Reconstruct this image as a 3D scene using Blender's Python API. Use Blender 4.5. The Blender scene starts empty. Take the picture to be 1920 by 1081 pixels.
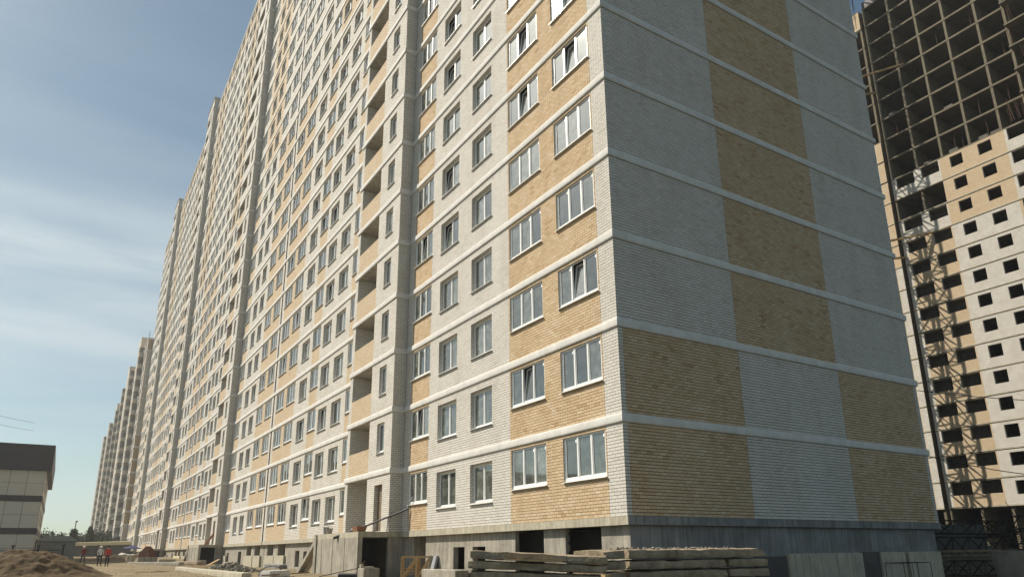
import bpy, math, random
import numpy as np
from mathutils import Vector, Matrix, noise
random.seed(7); rng = np.random.default_rng(7)
scene = bpy.context.scene
COL = scene.collection
# ------------------------------------------------------------------ camera
CAM = np.array([-13.8903, -15.8146, -0.9747])
CR = np.array([0.84663267, -0.53208743, -0.00980085])
CU = np.array([-0.1382315, -0.2376573, 0.96146298])
CF = np.array([0.51391161, 0.8126512, 0.27475969])
FPX = 1315.85
cam = bpy.data.cameras.new('camera'); camo = bpy.data.objects.new('camera', cam); COL.objects.link(camo)
camo.matrix_world = Matrix(((CR[0], CU[0], -CF[0], CAM[0]), (CR[1], CU[1], -CF[1], CAM[1]), (CR[2], CU[2], -CF[2], CAM[2]), (0, 0, 0, 1)))
cam.sensor_width = 36; cam.lens = FPX / 1920 * 36; cam.shift_y = 117.25 / 1920
cam.clip_end = 9000; cam.clip_start = 0.1
scene.camera = camo
def px(P):                                   # photograph pixel of points; only picks which pieces are near enough to be built singly
    d = np.asarray(P, float) - CAM; w = d @ CF
    return 960 + FPX * (d @ CR) / w, 657.75 - FPX * (d @ CU) / w, w
# ------------------------------------------------------------------ sky and sun
SUN = np.array([-0.45, 0.59, 0.67]); SUN /= np.linalg.norm(SUN)
world = bpy.data.worlds.new('World'); scene.world = world; world.use_nodes = True
nt = world.node_tree; nt.nodes.clear(); N = nt.nodes.new; L = nt.links.new
sky = N('ShaderNodeTexSky'); sky.sky_type = 'NISHITA'; sky.sun_disc = False
sky.sun_elevation = math.asin(SUN[2]); sky.sun_rotation = math.atan2(SUN[0], SUN[1])
sky.altitude = 100; sky.air_density = 1.0; sky.dust_density = 0.7; sky.ozone_density = 0.3
tc = N('ShaderNodeTexCoord'); mp = N('ShaderNodeMapping'); mp.inputs['Scale'].default_value = (1.3, 1.3, 9.0)
cn = N('ShaderNodeTexNoise'); cn.inputs['Scale'].default_value = 1.3; cn.inputs['Detail'].default_value = 6; cn.inputs['Roughness'].default_value = .55
cn.inputs['Distortion'].default_value = .5
cr = N('ShaderNodeValToRGB'); cr.color_ramp.elements[0].position = .40; cr.color_ramp.elements[1].position = .66
cr.color_ramp.elements[0].color = (.3, .3, .3, 1); cr.color_ramp.elements[1].color = (1, 1, 1, 1)
sep = N('ShaderNodeSeparateXYZ'); er = N('ShaderNodeValToRGB'); er.color_ramp.interpolation = 'EASE'; e = er.color_ramp.elements; e[0].position = .02; e[0].color = (.55, .55, .55, 1); e[1].position = .62; e[1].color = (.08, .08, .08, 1)
for p_, v_ in ((.14, .42), (.24, .72), (.36, .80), (.45, .2)): x_ = e.new(p_); x_.color = (v_, v_, v_, 1)
ml = N('ShaderNodeMath'); ml.operation = 'MULTIPLY'
mx = N('ShaderNodeMixRGB'); mx.inputs[2].default_value = (8.8, 10.0, 10.3, 1)
bg = N('ShaderNodeBackground'); bg.inputs['Strength'].default_value = 0.056
wo = N('ShaderNodeOutputWorld')
L(tc.outputs['Generated'], mp.inputs[0]); L(mp.outputs[0], cn.inputs['Vector']); L(cn.outputs['Fac'], cr.inputs[0])
L(tc.outputs['Generated'], sep.inputs[0]); L(sep.outputs[2], er.inputs[0]); L(cr.outputs[0], ml.inputs[0]); L(er.outputs[0], ml.inputs[1]); L(ml.outputs[0], mx.inputs[0]); tn = N('ShaderNodeMixRGB'); tn.blend_type = 'MULTIPLY'; tn.inputs[0].default_value = 1; tn.inputs[2].default_value = (.95, 1.13, 1.08, 1); L(sky.outputs[0], tn.inputs[1]); L(tn.outputs[0], mx.inputs[1]); dt = N('ShaderNodeVectorMath'); dt.operation = 'DOT_PRODUCT'; dt.inputs[1].default_value = tuple(SUN); cl_ = N('ShaderNodeMath'); cl_.operation = 'MAXIMUM'; cl_.inputs[1].default_value = 0
pw_ = N('ShaderNodeMath'); pw_.operation = 'POWER'; pw_.inputs[1].default_value = 45; au = N('ShaderNodeMixRGB'); au.blend_type = 'ADD'; au.inputs[2].default_value = (26, 24.5, 22, 1)   # glow of the hazy air round the sun
L(tc.outputs['Generated'], dt.inputs[0]); L(dt.outputs['Value'], cl_.inputs[0]); L(cl_.outputs[0], pw_.inputs[0]); L(pw_.outputs[0], au.inputs[0]); L(mx.outputs[0], au.inputs[1]); L(au.outputs[0], bg.inputs[0]); L(bg.outputs[0], wo.inputs[0])
sl = bpy.data.lights.new('sun', 'SUN'); sl.energy = 5.0; sl.angle = math.radians(.55); sl.color = (1, .92, .79)
so = bpy.data.objects.new('sun', sl); COL.objects.link(so)
so.rotation_euler = Vector(SUN).to_track_quat('Z', 'Y').to_euler(); so.location = (-50, 60, 80)
vs = scene.view_settings; vs.view_transform = 'Standard'; vs.look = 'None'; vs.exposure = 0.40; vs.gamma = 1
try: vs.use_curve_mapping = False
except Exception: pass
# ------------------------------------------------------------------ materials
MATS = {}
def mat(name, base=(.5, .5, .5), rough=.85, spec=.3, metal=0.0, var=.12, scale=3.0, bump=0.0, bscale=30.0, coat=0.0, dark=None, streak=0):
    m = bpy.data.materials.new(name); m.use_nodes = True; t = m.node_tree; b = t.nodes['Principled BSDF']
    b.inputs['Roughness'].default_value = rough; b.inputs['Metallic'].default_value = metal
    b.inputs['Specular IOR Level'].default_value = spec; b.inputs['Coat Weight'].default_value = coat
    co = t.nodes.new('ShaderNodeTexCoord'); n = t.nodes.new('ShaderNodeTexNoise'); n.inputs['Scale'].default_value = scale; n.inputs['Detail'].default_value = 8
    n.inputs['Roughness'].default_value = .65
    r = t.nodes.new('ShaderNodeValToRGB'); r.color_ramp.elements[0].position = .3; r.color_ramp.elements[1].position = .7
    lo = dark if dark else tuple(c * (1 - var * 2) for c in base); hi = tuple(min(.9, c * (1 + var)) for c in base)
    r.color_ramp.elements[0].color = (*lo, 1); r.color_ramp.elements[1].color = (*hi, 1)
    t.links.new(n.outputs['Fac'], r.inputs[0]); last = r.outputs[0]
    if streak:
        mp = t.nodes.new('ShaderNodeMapping'); mp.inputs['Scale'].default_value = (5, 5, .35)
        n2 = t.nodes.new('ShaderNodeTexNoise'); n2.inputs['Scale'].default_value = 1.6; n2.inputs['Detail'].default_value = 5
        r2 = t.nodes.new('ShaderNodeValToRGB'); r2.color_ramp.elements[0].position = .38; r2.color_ramp.elements[1].position = .62
        v = 1 - streak; r2.color_ramp.elements[0].color = (v, v, v, 1)
        mm = t.nodes.new('ShaderNodeMixRGB'); mm.blend_type = 'MULTIPLY'; mm.inputs[0].default_value = 1
        t.links.new(co.outputs['Object'], mp.inputs[0]); t.links.new(mp.outputs[0], n2.inputs['Vector']); t.links.new(n2.outputs['Fac'], r2.inputs[0])
        t.links.new(last, mm.inputs[1]); t.links.new(r2.outputs[0], mm.inputs[2]); last = mm.outputs[0]
    t.links.new(co.outputs['Object'], n.inputs['Vector']); t.links.new(last, b.inputs['Base Color'])
    if bump:
        n3 = t.nodes.new('ShaderNodeTexNoise'); n3.inputs['Scale'].default_value = bscale; n3.inputs['Detail'].default_value = 6
        bp = t.nodes.new('ShaderNodeBump'); bp.inputs['Strength'].default_value = bump; bp.inputs['Distance'].default_value = .03
        t.links.new(co.outputs['Object'], n3.inputs['Vector']); t.links.new(n3.outputs['Fac'], bp.inputs['Height']); t.links.new(bp.outputs[0], b.inputs['Normal'])
    MATS[name] = m; return m
def brick_proc(name, c1, c2, mortar, blot):                     # courses of 0.1 m, bricks of 0.26 m, laid out on UVs in metres
    m = bpy.data.materials.new(name); m.use_nodes = True; t = m.node_tree; b = t.nodes['Principled BSDF']; b.inputs['Roughness'].default_value = .9
    b.inputs['Specular IOR Level'].default_value = .2
    uv = t.nodes.new('ShaderNodeUVMap'); uv.uv_map = 'UVMap'
    k = t.nodes.new('ShaderNodeTexBrick'); k.offset = .5; k.inputs['Scale'].default_value = 1; k.inputs['Brick Width'].default_value = .26; k.inputs['Row Height'].default_value = .1
    k.inputs['Mortar Size'].default_value = .009; k.inputs['Mortar Smooth'].default_value = .2; k.inputs['Bias'].default_value = -.1
    k.inputs['Color1'].default_value = (*c1, 1); k.inputs['Color2'].default_value = (*c2, 1); k.inputs['Mortar'].default_value = (*mortar, 1)
    n = t.nodes.new('ShaderNodeTexNoise'); n.inputs['Scale'].default_value = .9; n.inputs['Detail'].default_value = 5
    r = t.nodes.new('ShaderNodeValToRGB'); r.color_ramp.elements[0].position = .35; r.color_ramp.elements[1].position = .65
    r.color_ramp.elements[0].color = (*blot, 1); r.color_ramp.elements[1].color = (1, 1, 1, 1)
    mm = t.nodes.new('ShaderNodeMixRGB'); mm.blend_type = 'MULTIPLY'; mm.inputs[0].default_value = 1
    t.links.new(uv.outputs[0], k.inputs['Vector']); t.links.new(uv.outputs[0], n.inputs['Vector']); t.links.new(n.outputs['Fac'], r.inputs[0])
    t.links.new(k.outputs['Color'], mm.inputs[1]); t.links.new(r.outputs[0], mm.inputs[2]); t.links.new(mm.outputs[0], b.inputs['Base Color'])
    bp = t.nodes.new('ShaderNodeBump'); bp.inputs['Strength'].default_value = .6; bp.inputs['Distance'].default_value = .01; bp.invert = True
    t.links.new(k.outputs['Fac'], bp.inputs['Height']); t.links.new(bp.outputs[0], b.inputs['Normal'])
    MATS[name] = m; return m
def brick_geo(name, cols):                                     # colour of single bricks, picked by each brick's own tone
    m = bpy.data.materials.new(name); m.use_nodes = True; t = m.node_tree; b = t.nodes['Principled BSDF']; b.inputs['Roughness'].default_value = .9
    b.inputs['Specular IOR Level'].default_value = .2
    a = t.nodes.new('ShaderNodeAttribute'); a.attribute_name = 'tone'; r = t.nodes.new('ShaderNodeValToRGB')
    e = r.color_ramp.elements; e[0].color = (*cols[0], 1); e[1].color = (*cols[-1], 1)
    for i, c in enumerate(cols[1:-1]): x = e.new((i + 1) / (len(cols) - 1)); x.color = (*c, 1)
    co = t.nodes.new('ShaderNodeTexCoord'); n = t.nodes.new('ShaderNodeTexNoise'); n.inputs['Scale'].default_value = 14; n.inputs['Detail'].default_value = 4
    mm = t.nodes.new('ShaderNodeMixRGB'); mm.blend_type = 'MULTIPLY'; mm.inputs[0].default_value = .25
    t.links.new(a.outputs['Fac'], r.inputs[0]); t.links.new(co.outputs['Object'], n.inputs['Vector']); t.links.new(r.outputs[0], mm.inputs[1]); t.links.new(n.outputs['Fac'], mm.inputs[2])
    mp = t.nodes.new('ShaderNodeMapping'); mp.inputs['Scale'].default_value = (1.1, 1.1, .22); n2 = t.nodes.new('ShaderNodeTexNoise'); n2.inputs['Scale'].default_value = .9; n2.inputs['Detail'].default_value = 8; n2.inputs['Roughness'].default_value = .6
    r2 = t.nodes.new('ShaderNodeValToRGB'); r2.color_ramp.elements[0].position = .36; r2.color_ramp.elements[1].position = .56; r2.color_ramp.elements[0].color = (.93, .92, .905, 1); m3 = t.nodes.new('ShaderNodeMixRGB'); m3.blend_type = 'MULTIPLY'; m3.inputs[0].default_value = 1
    t.links.new(co.outputs['Object'], mp.inputs[0]); t.links.new(mp.outputs[0], n2.inputs['Vector']); t.links.new(n2.outputs['Fac'], r2.inputs[0]); t.links.new(mm.outputs[0], m3.inputs[1]); t.links.new(r2.outputs[0], m3.inputs[2])
    t.links.new(m3.outputs[0], b.inputs['Base Color']); MATS[name] = m; return m
brick_proc('white_brick_wall', (.70, .665, .60), (.61, .575, .515), (.20, .185, .16), (.9, .89, .87))
brick_proc('tan_brick_wall', (.63, .50, .345), (.56, .435, .29), (.22, .17, .12), (.95, .93, .90))
brick_geo('white_brick', [(.60, .565, .505), (.73, .69, .625), (.80, .765, .70)])
brick_geo('tan_brick', [(.50, .335, .18), (.62, .455, .275), (.69, .525, .345), (.74, .595, .42)])
mat('mortar_shade', (.045, .042, .036), .95, .1, var=.15)  # mortar copy for the shaded gable, joint shade put into its darker colour
mat('mortar', (.14, .12, .095), .95, .1, var=.1)
mat('white_plaster', (.68, .66, .62), .85, .25, var=.08, scale=1.6, bump=.2, bscale=9, streak=.04)
mat('window_white', (.80, .80, .78), .35, .4, var=.02)
mat('reveal_metal', (.42, .41, .38), .5, .4, var=.05)
mat('label_white', (.85, .85, .85), .6, .2, var=.02)
mat('concrete', (.40, .365, .30), .9, .25, var=.16, scale=1.6, bump=.35, bscale=14, streak=.28)
mat('concrete_pale', (.50, .455, .35), .9, .25, var=.12, scale=2.2, bump=.3, bscale=12, streak=.2)
mat('concrete_grey', (.27, .27, .265), .9, .25, var=.2, scale=.8, bump=.3, streak=.3)
mat('concrete_dark', (.17, .165, .145), .9, .2, var=.2, scale=2, bump=.3)
mat('concrete_dirty', (.36, .285, .195), .95, .2, var=.25, scale=3.5, bump=.9, bscale=18)
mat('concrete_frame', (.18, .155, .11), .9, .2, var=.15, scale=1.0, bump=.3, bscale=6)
mat('interior_dark', (.045, .042, .038), .95, .1, var=.2, scale=.7)  # near-black colour standing in for shade inside rooms, openings and holes
mat('block_wall', (.16, .15, .13), .95, .1, var=.2, scale=2)
mat('sand', (.225, .18, .112), .97, .1, var=.16, scale=.35, bump=.8, bscale=5)
mat('dark_soil', (.07, .065, .045), .97, .1, var=.25, scale=.4, bump=.8, bscale=5)  # soil outside the yard, kept dark to weaken its bounce onto the gable
mat('dark_earth', (.20, .145, .085), .97, .1, var=.25, scale=2, bump=.9, bscale=8)
mat('heap_sand', (.115, .08, .045), .97, .1, var=.22, scale=1.8, bump=1.0, bscale=7)
mat('rubble', (.27, .25, .21), .95, .1, var=.25, scale=5, bump=.6)
mat('wood', (.50, .34, .17), .8, .3, var=.18, scale=6, bump=.2)
mat('wood_dark', (.20, .15, .10), .85, .2, var=.25, scale=5, bump=.2)
mat('steel_dark', (.035, .030, .027), .6, .4, .6, var=.2, scale=5)
mat('rust', (.10, .055, .035), .8, .3, .3, var=.3, scale=8)
mat('black_rubber', (.012, .012, .013), .45, .4, var=.1)
mat('copper_pipe', (.28, .16, .09), .7, .3, var=.2)
mat('orange_plastic', (.27, .13, .07), .6, .3, var=.1)
mat('red_brick', (.17, .065, .045), .9, .2, var=.25, scale=9)
mat('grey_bucket', (.30, .31, .32), .5, .3, var=.1)
mat('panel_beige', (.50, .48, .42), .5, .4, var=.04, scale=.6)
mat('panel_dark', (.035, .03, .034), .45, .4, var=.15)
mat('fence_grey', (.19, .205, .20), .8, .2, var=.08, scale=1)
mat('fence_cream', (.72, .64, .42), .7, .2, var=.05)
mat('fence_black', (.02, .022, .022), .6, .3, var=.1)
mat('leaf_green', (.065, .095, .035), .8, .2, var=.35, scale=2)
mat('leaf_dark', (.035, .055, .024), .8, .2, var=.35, scale=2)
mat('bark', (.12, .09, .06), .9, .1, var=.2)
mat('skin', (.45, .27, .18), .6, .3, var=.05)
mat('cloth_red', (.42, .035, .022), .9, .1, var=.1)
mat('cloth_maroon', (.16, .022, .022), .9, .1, var=.1)
mat('cloth_white', (.60, .60, .58), .9, .1, var=.08)
mat('cloth_dark', (.022, .022, .028), .9, .1, var=.15)
mat('cloth_grey', (.20, .20, .20), .9, .1, var=.1)
mat('helmet_white', (.80, .80, .78), .35, .4, var=.02)
mat('green_sheet', (.03, .09, .05), .7, .3, var=.1)
mat('blue_cloth', (.04, .045, .12), .8, .2, var=.1)
mat('balcony_glass', (.30, .275, .225), .4, .4, var=.4, scale=.3)
mat('far_wall', (.56, .50, .41), .9, .2, var=.06, scale=.2)
mat('far_tan', (.42, .31, .19), .9, .2, var=.06, scale=.2)
mat('white_sack', (.62, .60, .56), .8, .2, var=.1, scale=4, bump=.5)
def glass(name, base, smear):
    m = bpy.data.materials.new(name); m.use_nodes = True; t = m.node_tree; b = t.nodes['Principled BSDF']
    co = t.nodes.new('ShaderNodeTexCoord'); n = t.nodes.new('ShaderNodeTexNoise'); n.inputs['Scale'].default_value = 3.2; n.inputs['Detail'].default_value = 9; n.inputs['Distortion'].default_value = .3
    oi = t.nodes.new('ShaderNodeObjectInfo'); ad = t.nodes.new('ShaderNodeVectorMath'); ad.operation = 'ADD'
    t.links.new(co.outputs['Object'], ad.inputs[0]); t.links.new(oi.outputs['Location'], ad.inputs[1])
    r = t.nodes.new('ShaderNodeValToRGB'); r.color_ramp.elements[0].position = .42; r.color_ramp.elements[1].position = .7
    r.color_ramp.elements[0].color = (*base, 1); r.color_ramp.elements[1].color = (*smear, 1)
    t.links.new(ad.outputs[0], n.inputs['Vector']); t.links.new(n.outputs['Fac'], r.inputs[0]); hv = t.nodes.new('ShaderNodeHueSaturation'); mr = t.nodes.new('ShaderNodeMapRange'); mr.inputs[3].default_value = .35; mr.inputs[4].default_value = 1.7
    t.links.new(oi.outputs['Random'], mr.inputs[0]); t.links.new(mr.outputs[0], hv.inputs['Value']); t.links.new(r.outputs[0], hv.inputs['Color']); t.links.new(hv.outputs[0], b.inputs['Base Color'])
    b.inputs['Roughness'].default_value = .04; b.inputs['IOR'].default_value = 2.5; b.inputs['Specular IOR Level'].default_value = .5
    MATS[name] = m; return m
glass('window_glass', (.075, .08, .068), (.15, .158, .14))
M = MATS
# ------------------------------------------------------------------ mesh helpers
class MB:
    def __init__(s): s.v = []; s.f = []; s.m = []; s.uv = []; s.has_uv = False
    def quad(s, pts, m=0, uv=None):
        b = len(s.v); s.v += [tuple(map(float, p)) for p in pts]; s.f.append(tuple(range(b, b + len(pts)))); s.m.append(m)
        if uv is not None: s.has_uv = True
        s.uv.append(uv)
    def hexa(s, c, m=0):
        b = len(s.v); s.v += [tuple(map(float, p)) for p in c]
        for f in ((0, 3, 2, 1), (4, 5, 6, 7), (0, 1, 5, 4), (1, 2, 6, 5), (2, 3, 7, 6), (3, 0, 4, 7)):
            s.f.append(tuple(b + i for i in f)); s.m.append(m); s.uv.append(None)
    def box(s, x0, x1, y0, y1, z0, z1, m=0):
        s.hexa([(x0, y0, z0), (x1, y0, z0), (x1, y1, z0), (x0, y1, z0), (x0, y0, z1), (x1, y0, z1), (x1, y1, z1), (x0, y1, z1)], m)
    def beam(s, p, q, w=.05, h=None, m=0, up=(0, 0, 1)):
        h = w if h is None else h; p = Vector(p); q = Vector(q); d = (q - p).normalized(); u = Vector(up)
        if abs(d.dot(u)) > .98: u = Vector((1, 0, 0))
        a = d.cross(u).normalized() * w / 2; c = a.cross(d).normalized() * h / 2
        s.hexa([p - a - c, p + a - c, q + a - c, q - a - c, p - a + c, p + a + c, q + a + c, q - a + c], m)
    def tube(s, pts, r=.03, n=8, m=0, caps=True):
        pts = [Vector(p) for p in pts]; rs = r if isinstance(r, (list, tuple)) else [r] * len(pts); b = len(s.v)
        for i, p in enumerate(pts):
            d = (pts[min(i + 1, len(pts) - 1)] - pts[max(i - 1, 0)]).normalized(); u = Vector((0, 0, 1)) if abs(d.z) < .9 else Vector((1, 0, 0))
            a = d.cross(u).normalized(); c = a.cross(d)
            for k in range(n):
                t = 2 * math.pi * k / n; q = p + (a * math.cos(t) + c * math.sin(t)) * rs[i]; s.v.append(tuple(q))
        for i in range(len(pts) - 1):
            for k in range(n):
                s.f.append((b + i * n + k, b + i * n + (k + 1) % n, b + (i + 1) * n + (k + 1) % n, b + (i + 1) * n + k)); s.m.append(m); s.uv.append(None)
        if caps:
            for i in (0, len(pts) - 1): s.f.append(tuple(b + i * n + k for k in range(n))); s.m.append(m); s.uv.append(None)
    def mesh(s, name, mats, smooth=False):
        me = bpy.data.meshes.new(name); me.from_pydata(s.v, [], s.f)
        for k in mats: me.materials.append(M[k])
        me.polygons.foreach_set('material_index', s.m)
        if s.has_uv:
            l = me.uv_layers.new(name='UVMap'); d = []
            for f, u in zip(s.f, s.uv):
                for i in range(len(f)): d += list(u[i]) if u is not None else [0, 0]
            l.data.foreach_set('uv', d)
        if smooth: me.polygons.foreach_set('use_smooth', [True] * len(s.f))
        me.update(); return me
    def build(s, name, mats, parent=None, smooth=False, local=False, **kw):
        o = bpy.data.objects.new(name, s.mesh(name, mats, smooth)); COL.objects.link(o)
        if parent is not None:
            o.parent = parent
            if not local: o.location = -parent_loc(parent)
        for k, v in kw.items(): o[k] = v
        return o
def parent_loc(p):
    l = Vector(p.location)
    while p.parent: p = p.parent; l = l + Vector(p.location)
    return l
def thing(name, loc, label, cat, group=None, rz=0):
    o = bpy.data.objects.new(name, None); COL.objects.link(o); o.location = loc; o.rotation_euler = (0, 0, rz); o.empty_display_size = .3
    o['label'] = label; o['category'] = cat
    if group: o['group'] = group
    return o
def tag(o, label, cat, group=None):
    o['label'] = label; o['category'] = cat
    if group: o['group'] = group
    return o
def link_child(name, me, parent, loc=(0, 0, 0), rot=(0, 0, 0), **kw):
    o = bpy.data.objects.new(name, me); COL.objects.link(o); o.parent = parent; o.location = loc; o.rotation_euler = rot
    for k, v in kw.items(): o[k] = v
    return o
# ------------------------------------------------------------------ ground
GY = [-4000, -30, 10, 20, 45, 60, 85, 105, 150, 250, 2000, 9000]; GZ = [-2.6, -2.6, -2.3, -1.97, -1.95, -1.8, -1.4, -1.15, -.6, .6, .8, .8]
def gz(x, y):
    b = float(np.interp(y, GY, GZ)); k = max(0, min(1, (x + 2.5) / 1.5)) if y < 175 else 0
    n = noise.fractal(Vector((x * .35, y * .35, 0)), 1.0, 2.0, 4) * .06 + noise.noise(Vector((x * .07, y * .07, 3))) * .08
    if abs(x) > 200 or y > 300: n = 0
    return b + n * (1 - .7 * k)
def axis(dense0, dense1, step, far0, far1):
    a = list(np.arange(dense0, dense1, step)); s = step; x = dense1
    while x < far1: a.append(x); s *= 1.35; x += s
    a.append(far1); s = step; x = dense0 - step
    while x > far0: a.insert(0, x); s *= 1.35; x -= s
    a.insert(0, far0); return a
xs = axis(-22, 12, .45, -3500, 4500); ys = axis(-12, 95, .55, -3000, 7000)
g = MB(); g.v = [(x, y, gz(x, y)) for y in ys for x in xs]; nx = len(xs)
for j in range(len(ys) - 1):
    for i in range(nx - 1):
        a = j * nx + i; xm, ym = (xs[i] + xs[i + 1]) / 2, (ys[j] + ys[j + 1]) / 2; g.f.append((a, a + 1, a + nx + 1, a + nx)); g.m.append(0 if (-24 < xm < 2 and 8 < ym < 175) else 1); g.uv.append(None)
g.build('ground', ['sand', 'dark_soil'], smooth=True, kind='structure')
# ------------------------------------------------------------------ main block
SL = 43.35; NSEC = 4; NST = 25; W = 16.85; BX = -.66; B0 = 16.2; B1 = 22.6; BH = .29
ZT = 2.73 + 3 * (NST - 1) + BH
apt = thing('apartment_building', (0, 0, -2.3), 'long tall white and tan brick apartment block with bays, nearest the viewer', 'apartment building')
def zr(k): return (0 if k == 1 else 3 * (k - 1) + .02), 3 * (k - 1) + 2.73      # brickwork of storey k
# openings of one section: (y0, y1, z0, z1, type) relative to the section and to the storey's zero
def openings(sec, k):
    a = [(.84, 3.03, 1.2, 2.66, 'W3'), (4.02, 6.26, 1.2, 2.66, 'W3')]
    a += [(7.68, 9.42, .87, 2.4, 'W2'), (10.7, 12.5, .87, 2.4, 'W2')] if sec == 0 else [(7.5, 9.25, .87, 2.4, 'W2'), (10.27, 12.02, .87, 2.4, 'W2')]
    a += [(13.45, 15.5, 1.2, 2.66, 'W3')]
    a += [(23.3, 25.35, 1.2, 2.66, 'W3'), (26.22, 28.05, .87, 2.4, 'W2'), (29.02, 30.82, .87, 2.4, 'W2'), (31.42, 33.26, 1.2, 2.66, 'W2F'),
          (34.05, 35.95, .87, 2.4, 'W2'), (37.13, 39.42, 1.2, 2.66, 'W3'), (40.3, 42.6, 1.2, 2.66, 'W3')]
    return a
def colours(k):                                                   # colour strips along a section
    if k == NST: return [(0, SL, 't')]
    if k < 14:
        return [(0, .77, 'w'), (.77, 6.33, 't'), (6.33, 13.45, 'w'), (13.45, 15.5, 't'), (15.5, 23.3, 'w'), (23.3, 25.33, 't'), (25.33, 31.46, 'w'), (31.46, 33.24, 't'),
                (33.24, 37.07, 'w'), (37.07, 42.6, 't'), (42.6, SL, 'w')]
    return [(0, 6.33, 'w'), (6.33, 13.0, 't'), (13.0, 25.33, 'w'), (25.33, 31.3, 't'), (31.3, SL, 'w')]
def facade(k):
    return [(0, .2, 'w'), (.2, 5.5, 't'), (5.5, 11.25, 'w'), (11.25, 16.6, 't'), (16.6, W, 'w')] if k <= 2 or k == NST else [(0, 5.52, 'w'), (5.52, 11.25, 't'), (11.25, W, 'w')]
mapA = lambda u, d, z: (-d, u, z)
mapG = lambda u, d, z: (u, -d, z)
mapB = lambda u, d, z: (BX - d, u, z)
def wall(mb, mp, a0, a1, z0, z1, ops, cols, off=0.0, mi={'w': 0, 't': 1}, rev=2, back=None):
    us = sorted({a0, a1, *[c[0] for c in cols], *[c[1] for c in cols], *[o[0] for o in ops], *[o[1] for o in ops]}); us = [u for u in us if a0 - 1e-6 <= u <= a1 + 1e-6]
    zs = sorted({z0, z1, *[o[2] for o in ops], *[o[3] for o in ops]}); zs = [z for z in zs if z0 - 1e-6 <= z <= z1 + 1e-6]
    for u0, u1 in zip(us, us[1:]):
        if u1 - u0 < 1e-4: continue
        uc = (u0 + u1) / 2; c = next((x[2] for x in cols if x[0] <= uc < x[1]), 'w')
        run = None
        for w0, w1 in list(zip(zs, zs[1:])) + [(None, None)]:
            solid = w0 is not None and not any(o[0] < uc < o[1] and o[2] < (w0 + w1) / 2 < o[3] for o in ops)
            if solid: run = [w0, w1] if run is None else [run[0], w1]
            elif run is not None:
                r0, r1 = run; run = None
                mb.quad([mp(u0, off, r0), mp(u1, off, r0), mp(u1, off, r1), mp(u0, off, r1)], mi[c], [(u0, r0), (u1, r0), (u1, r1), (u0, r1)])
    for o in ops:
        u0, u1, w0, w1, dd = o[0], o[1], o[2], o[3], o[4]
        for (p, q) in (((u0, w0), (u0, w1)), ((u1, w0), (u1, w1)), ((u0, w1), (u1, w1)), ((u0, w0), (u1, w0))):
            vert = p[0] == q[0]
            uvs = [(0, p[1]), (dd, p[1]), (dd, q[1]), (0, q[1])] if vert else [(p[0], 0), (p[0], dd), (q[0], dd), (q[0], 0)]
            mb.quad([mp(p[0], off, p[1]), mp(p[0], -dd, p[1]), mp(q[0], -dd, q[1]), mp(q[0], off, q[1])], rev if rev is not None else 0, uvs)
BR = []                                                            # all single bricks: (face map id, u0, u1, z0, z1, colour, tone)
def bricks(fid, a0, a1, k, ops, cols, uoff=0.0):
    z0, z1 = zr(k); n = 27; h = (z1 - z0) / n
    for r in range(n):
        y0 = z0 + r * h; yc = y0 + h / 2; cut = [(o[0], o[1]) for o in ops if o[2] < yc < o[3]]
        for c in cols:
            segs = [(max(a0, c[0]), min(a1, c[1]))]
            for (p, q) in cut:
                ns = []
                for (s, e) in segs:
                    if q <= s or p >= e: ns.append((s, e)); continue
                    if p > s: ns.append((s, p))
                    if q < e: ns.append((q, e))
                segs = ns
            for (s, e) in segs:
                if e - s < .03: continue
                g0 = uoff + .13 * (r % 2) - .26 * 3; i = math.floor((s - g0) / .26); x = g0 + i * .26
                while x < e:
                    b0, b1 = max(x, s), min(x + .26, e)
                    if b1 - b0 > .035: BR.append((fid, b0 + .005, b1 - .005, y0 + (.0095 if fid else .0075), y0 + h - (.0095 if fid else .0075), c[2]))
                    x += .26
FM = {0: mapA, 1: mapG}
DEP = {'W3': .08, 'W2': .2, 'W2F': .1, 'N': .16, 'L': 1.3, 'D': .25}
WIN = []                                                           # (plane x, y_left, z, width, height, type, storey, section)
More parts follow.
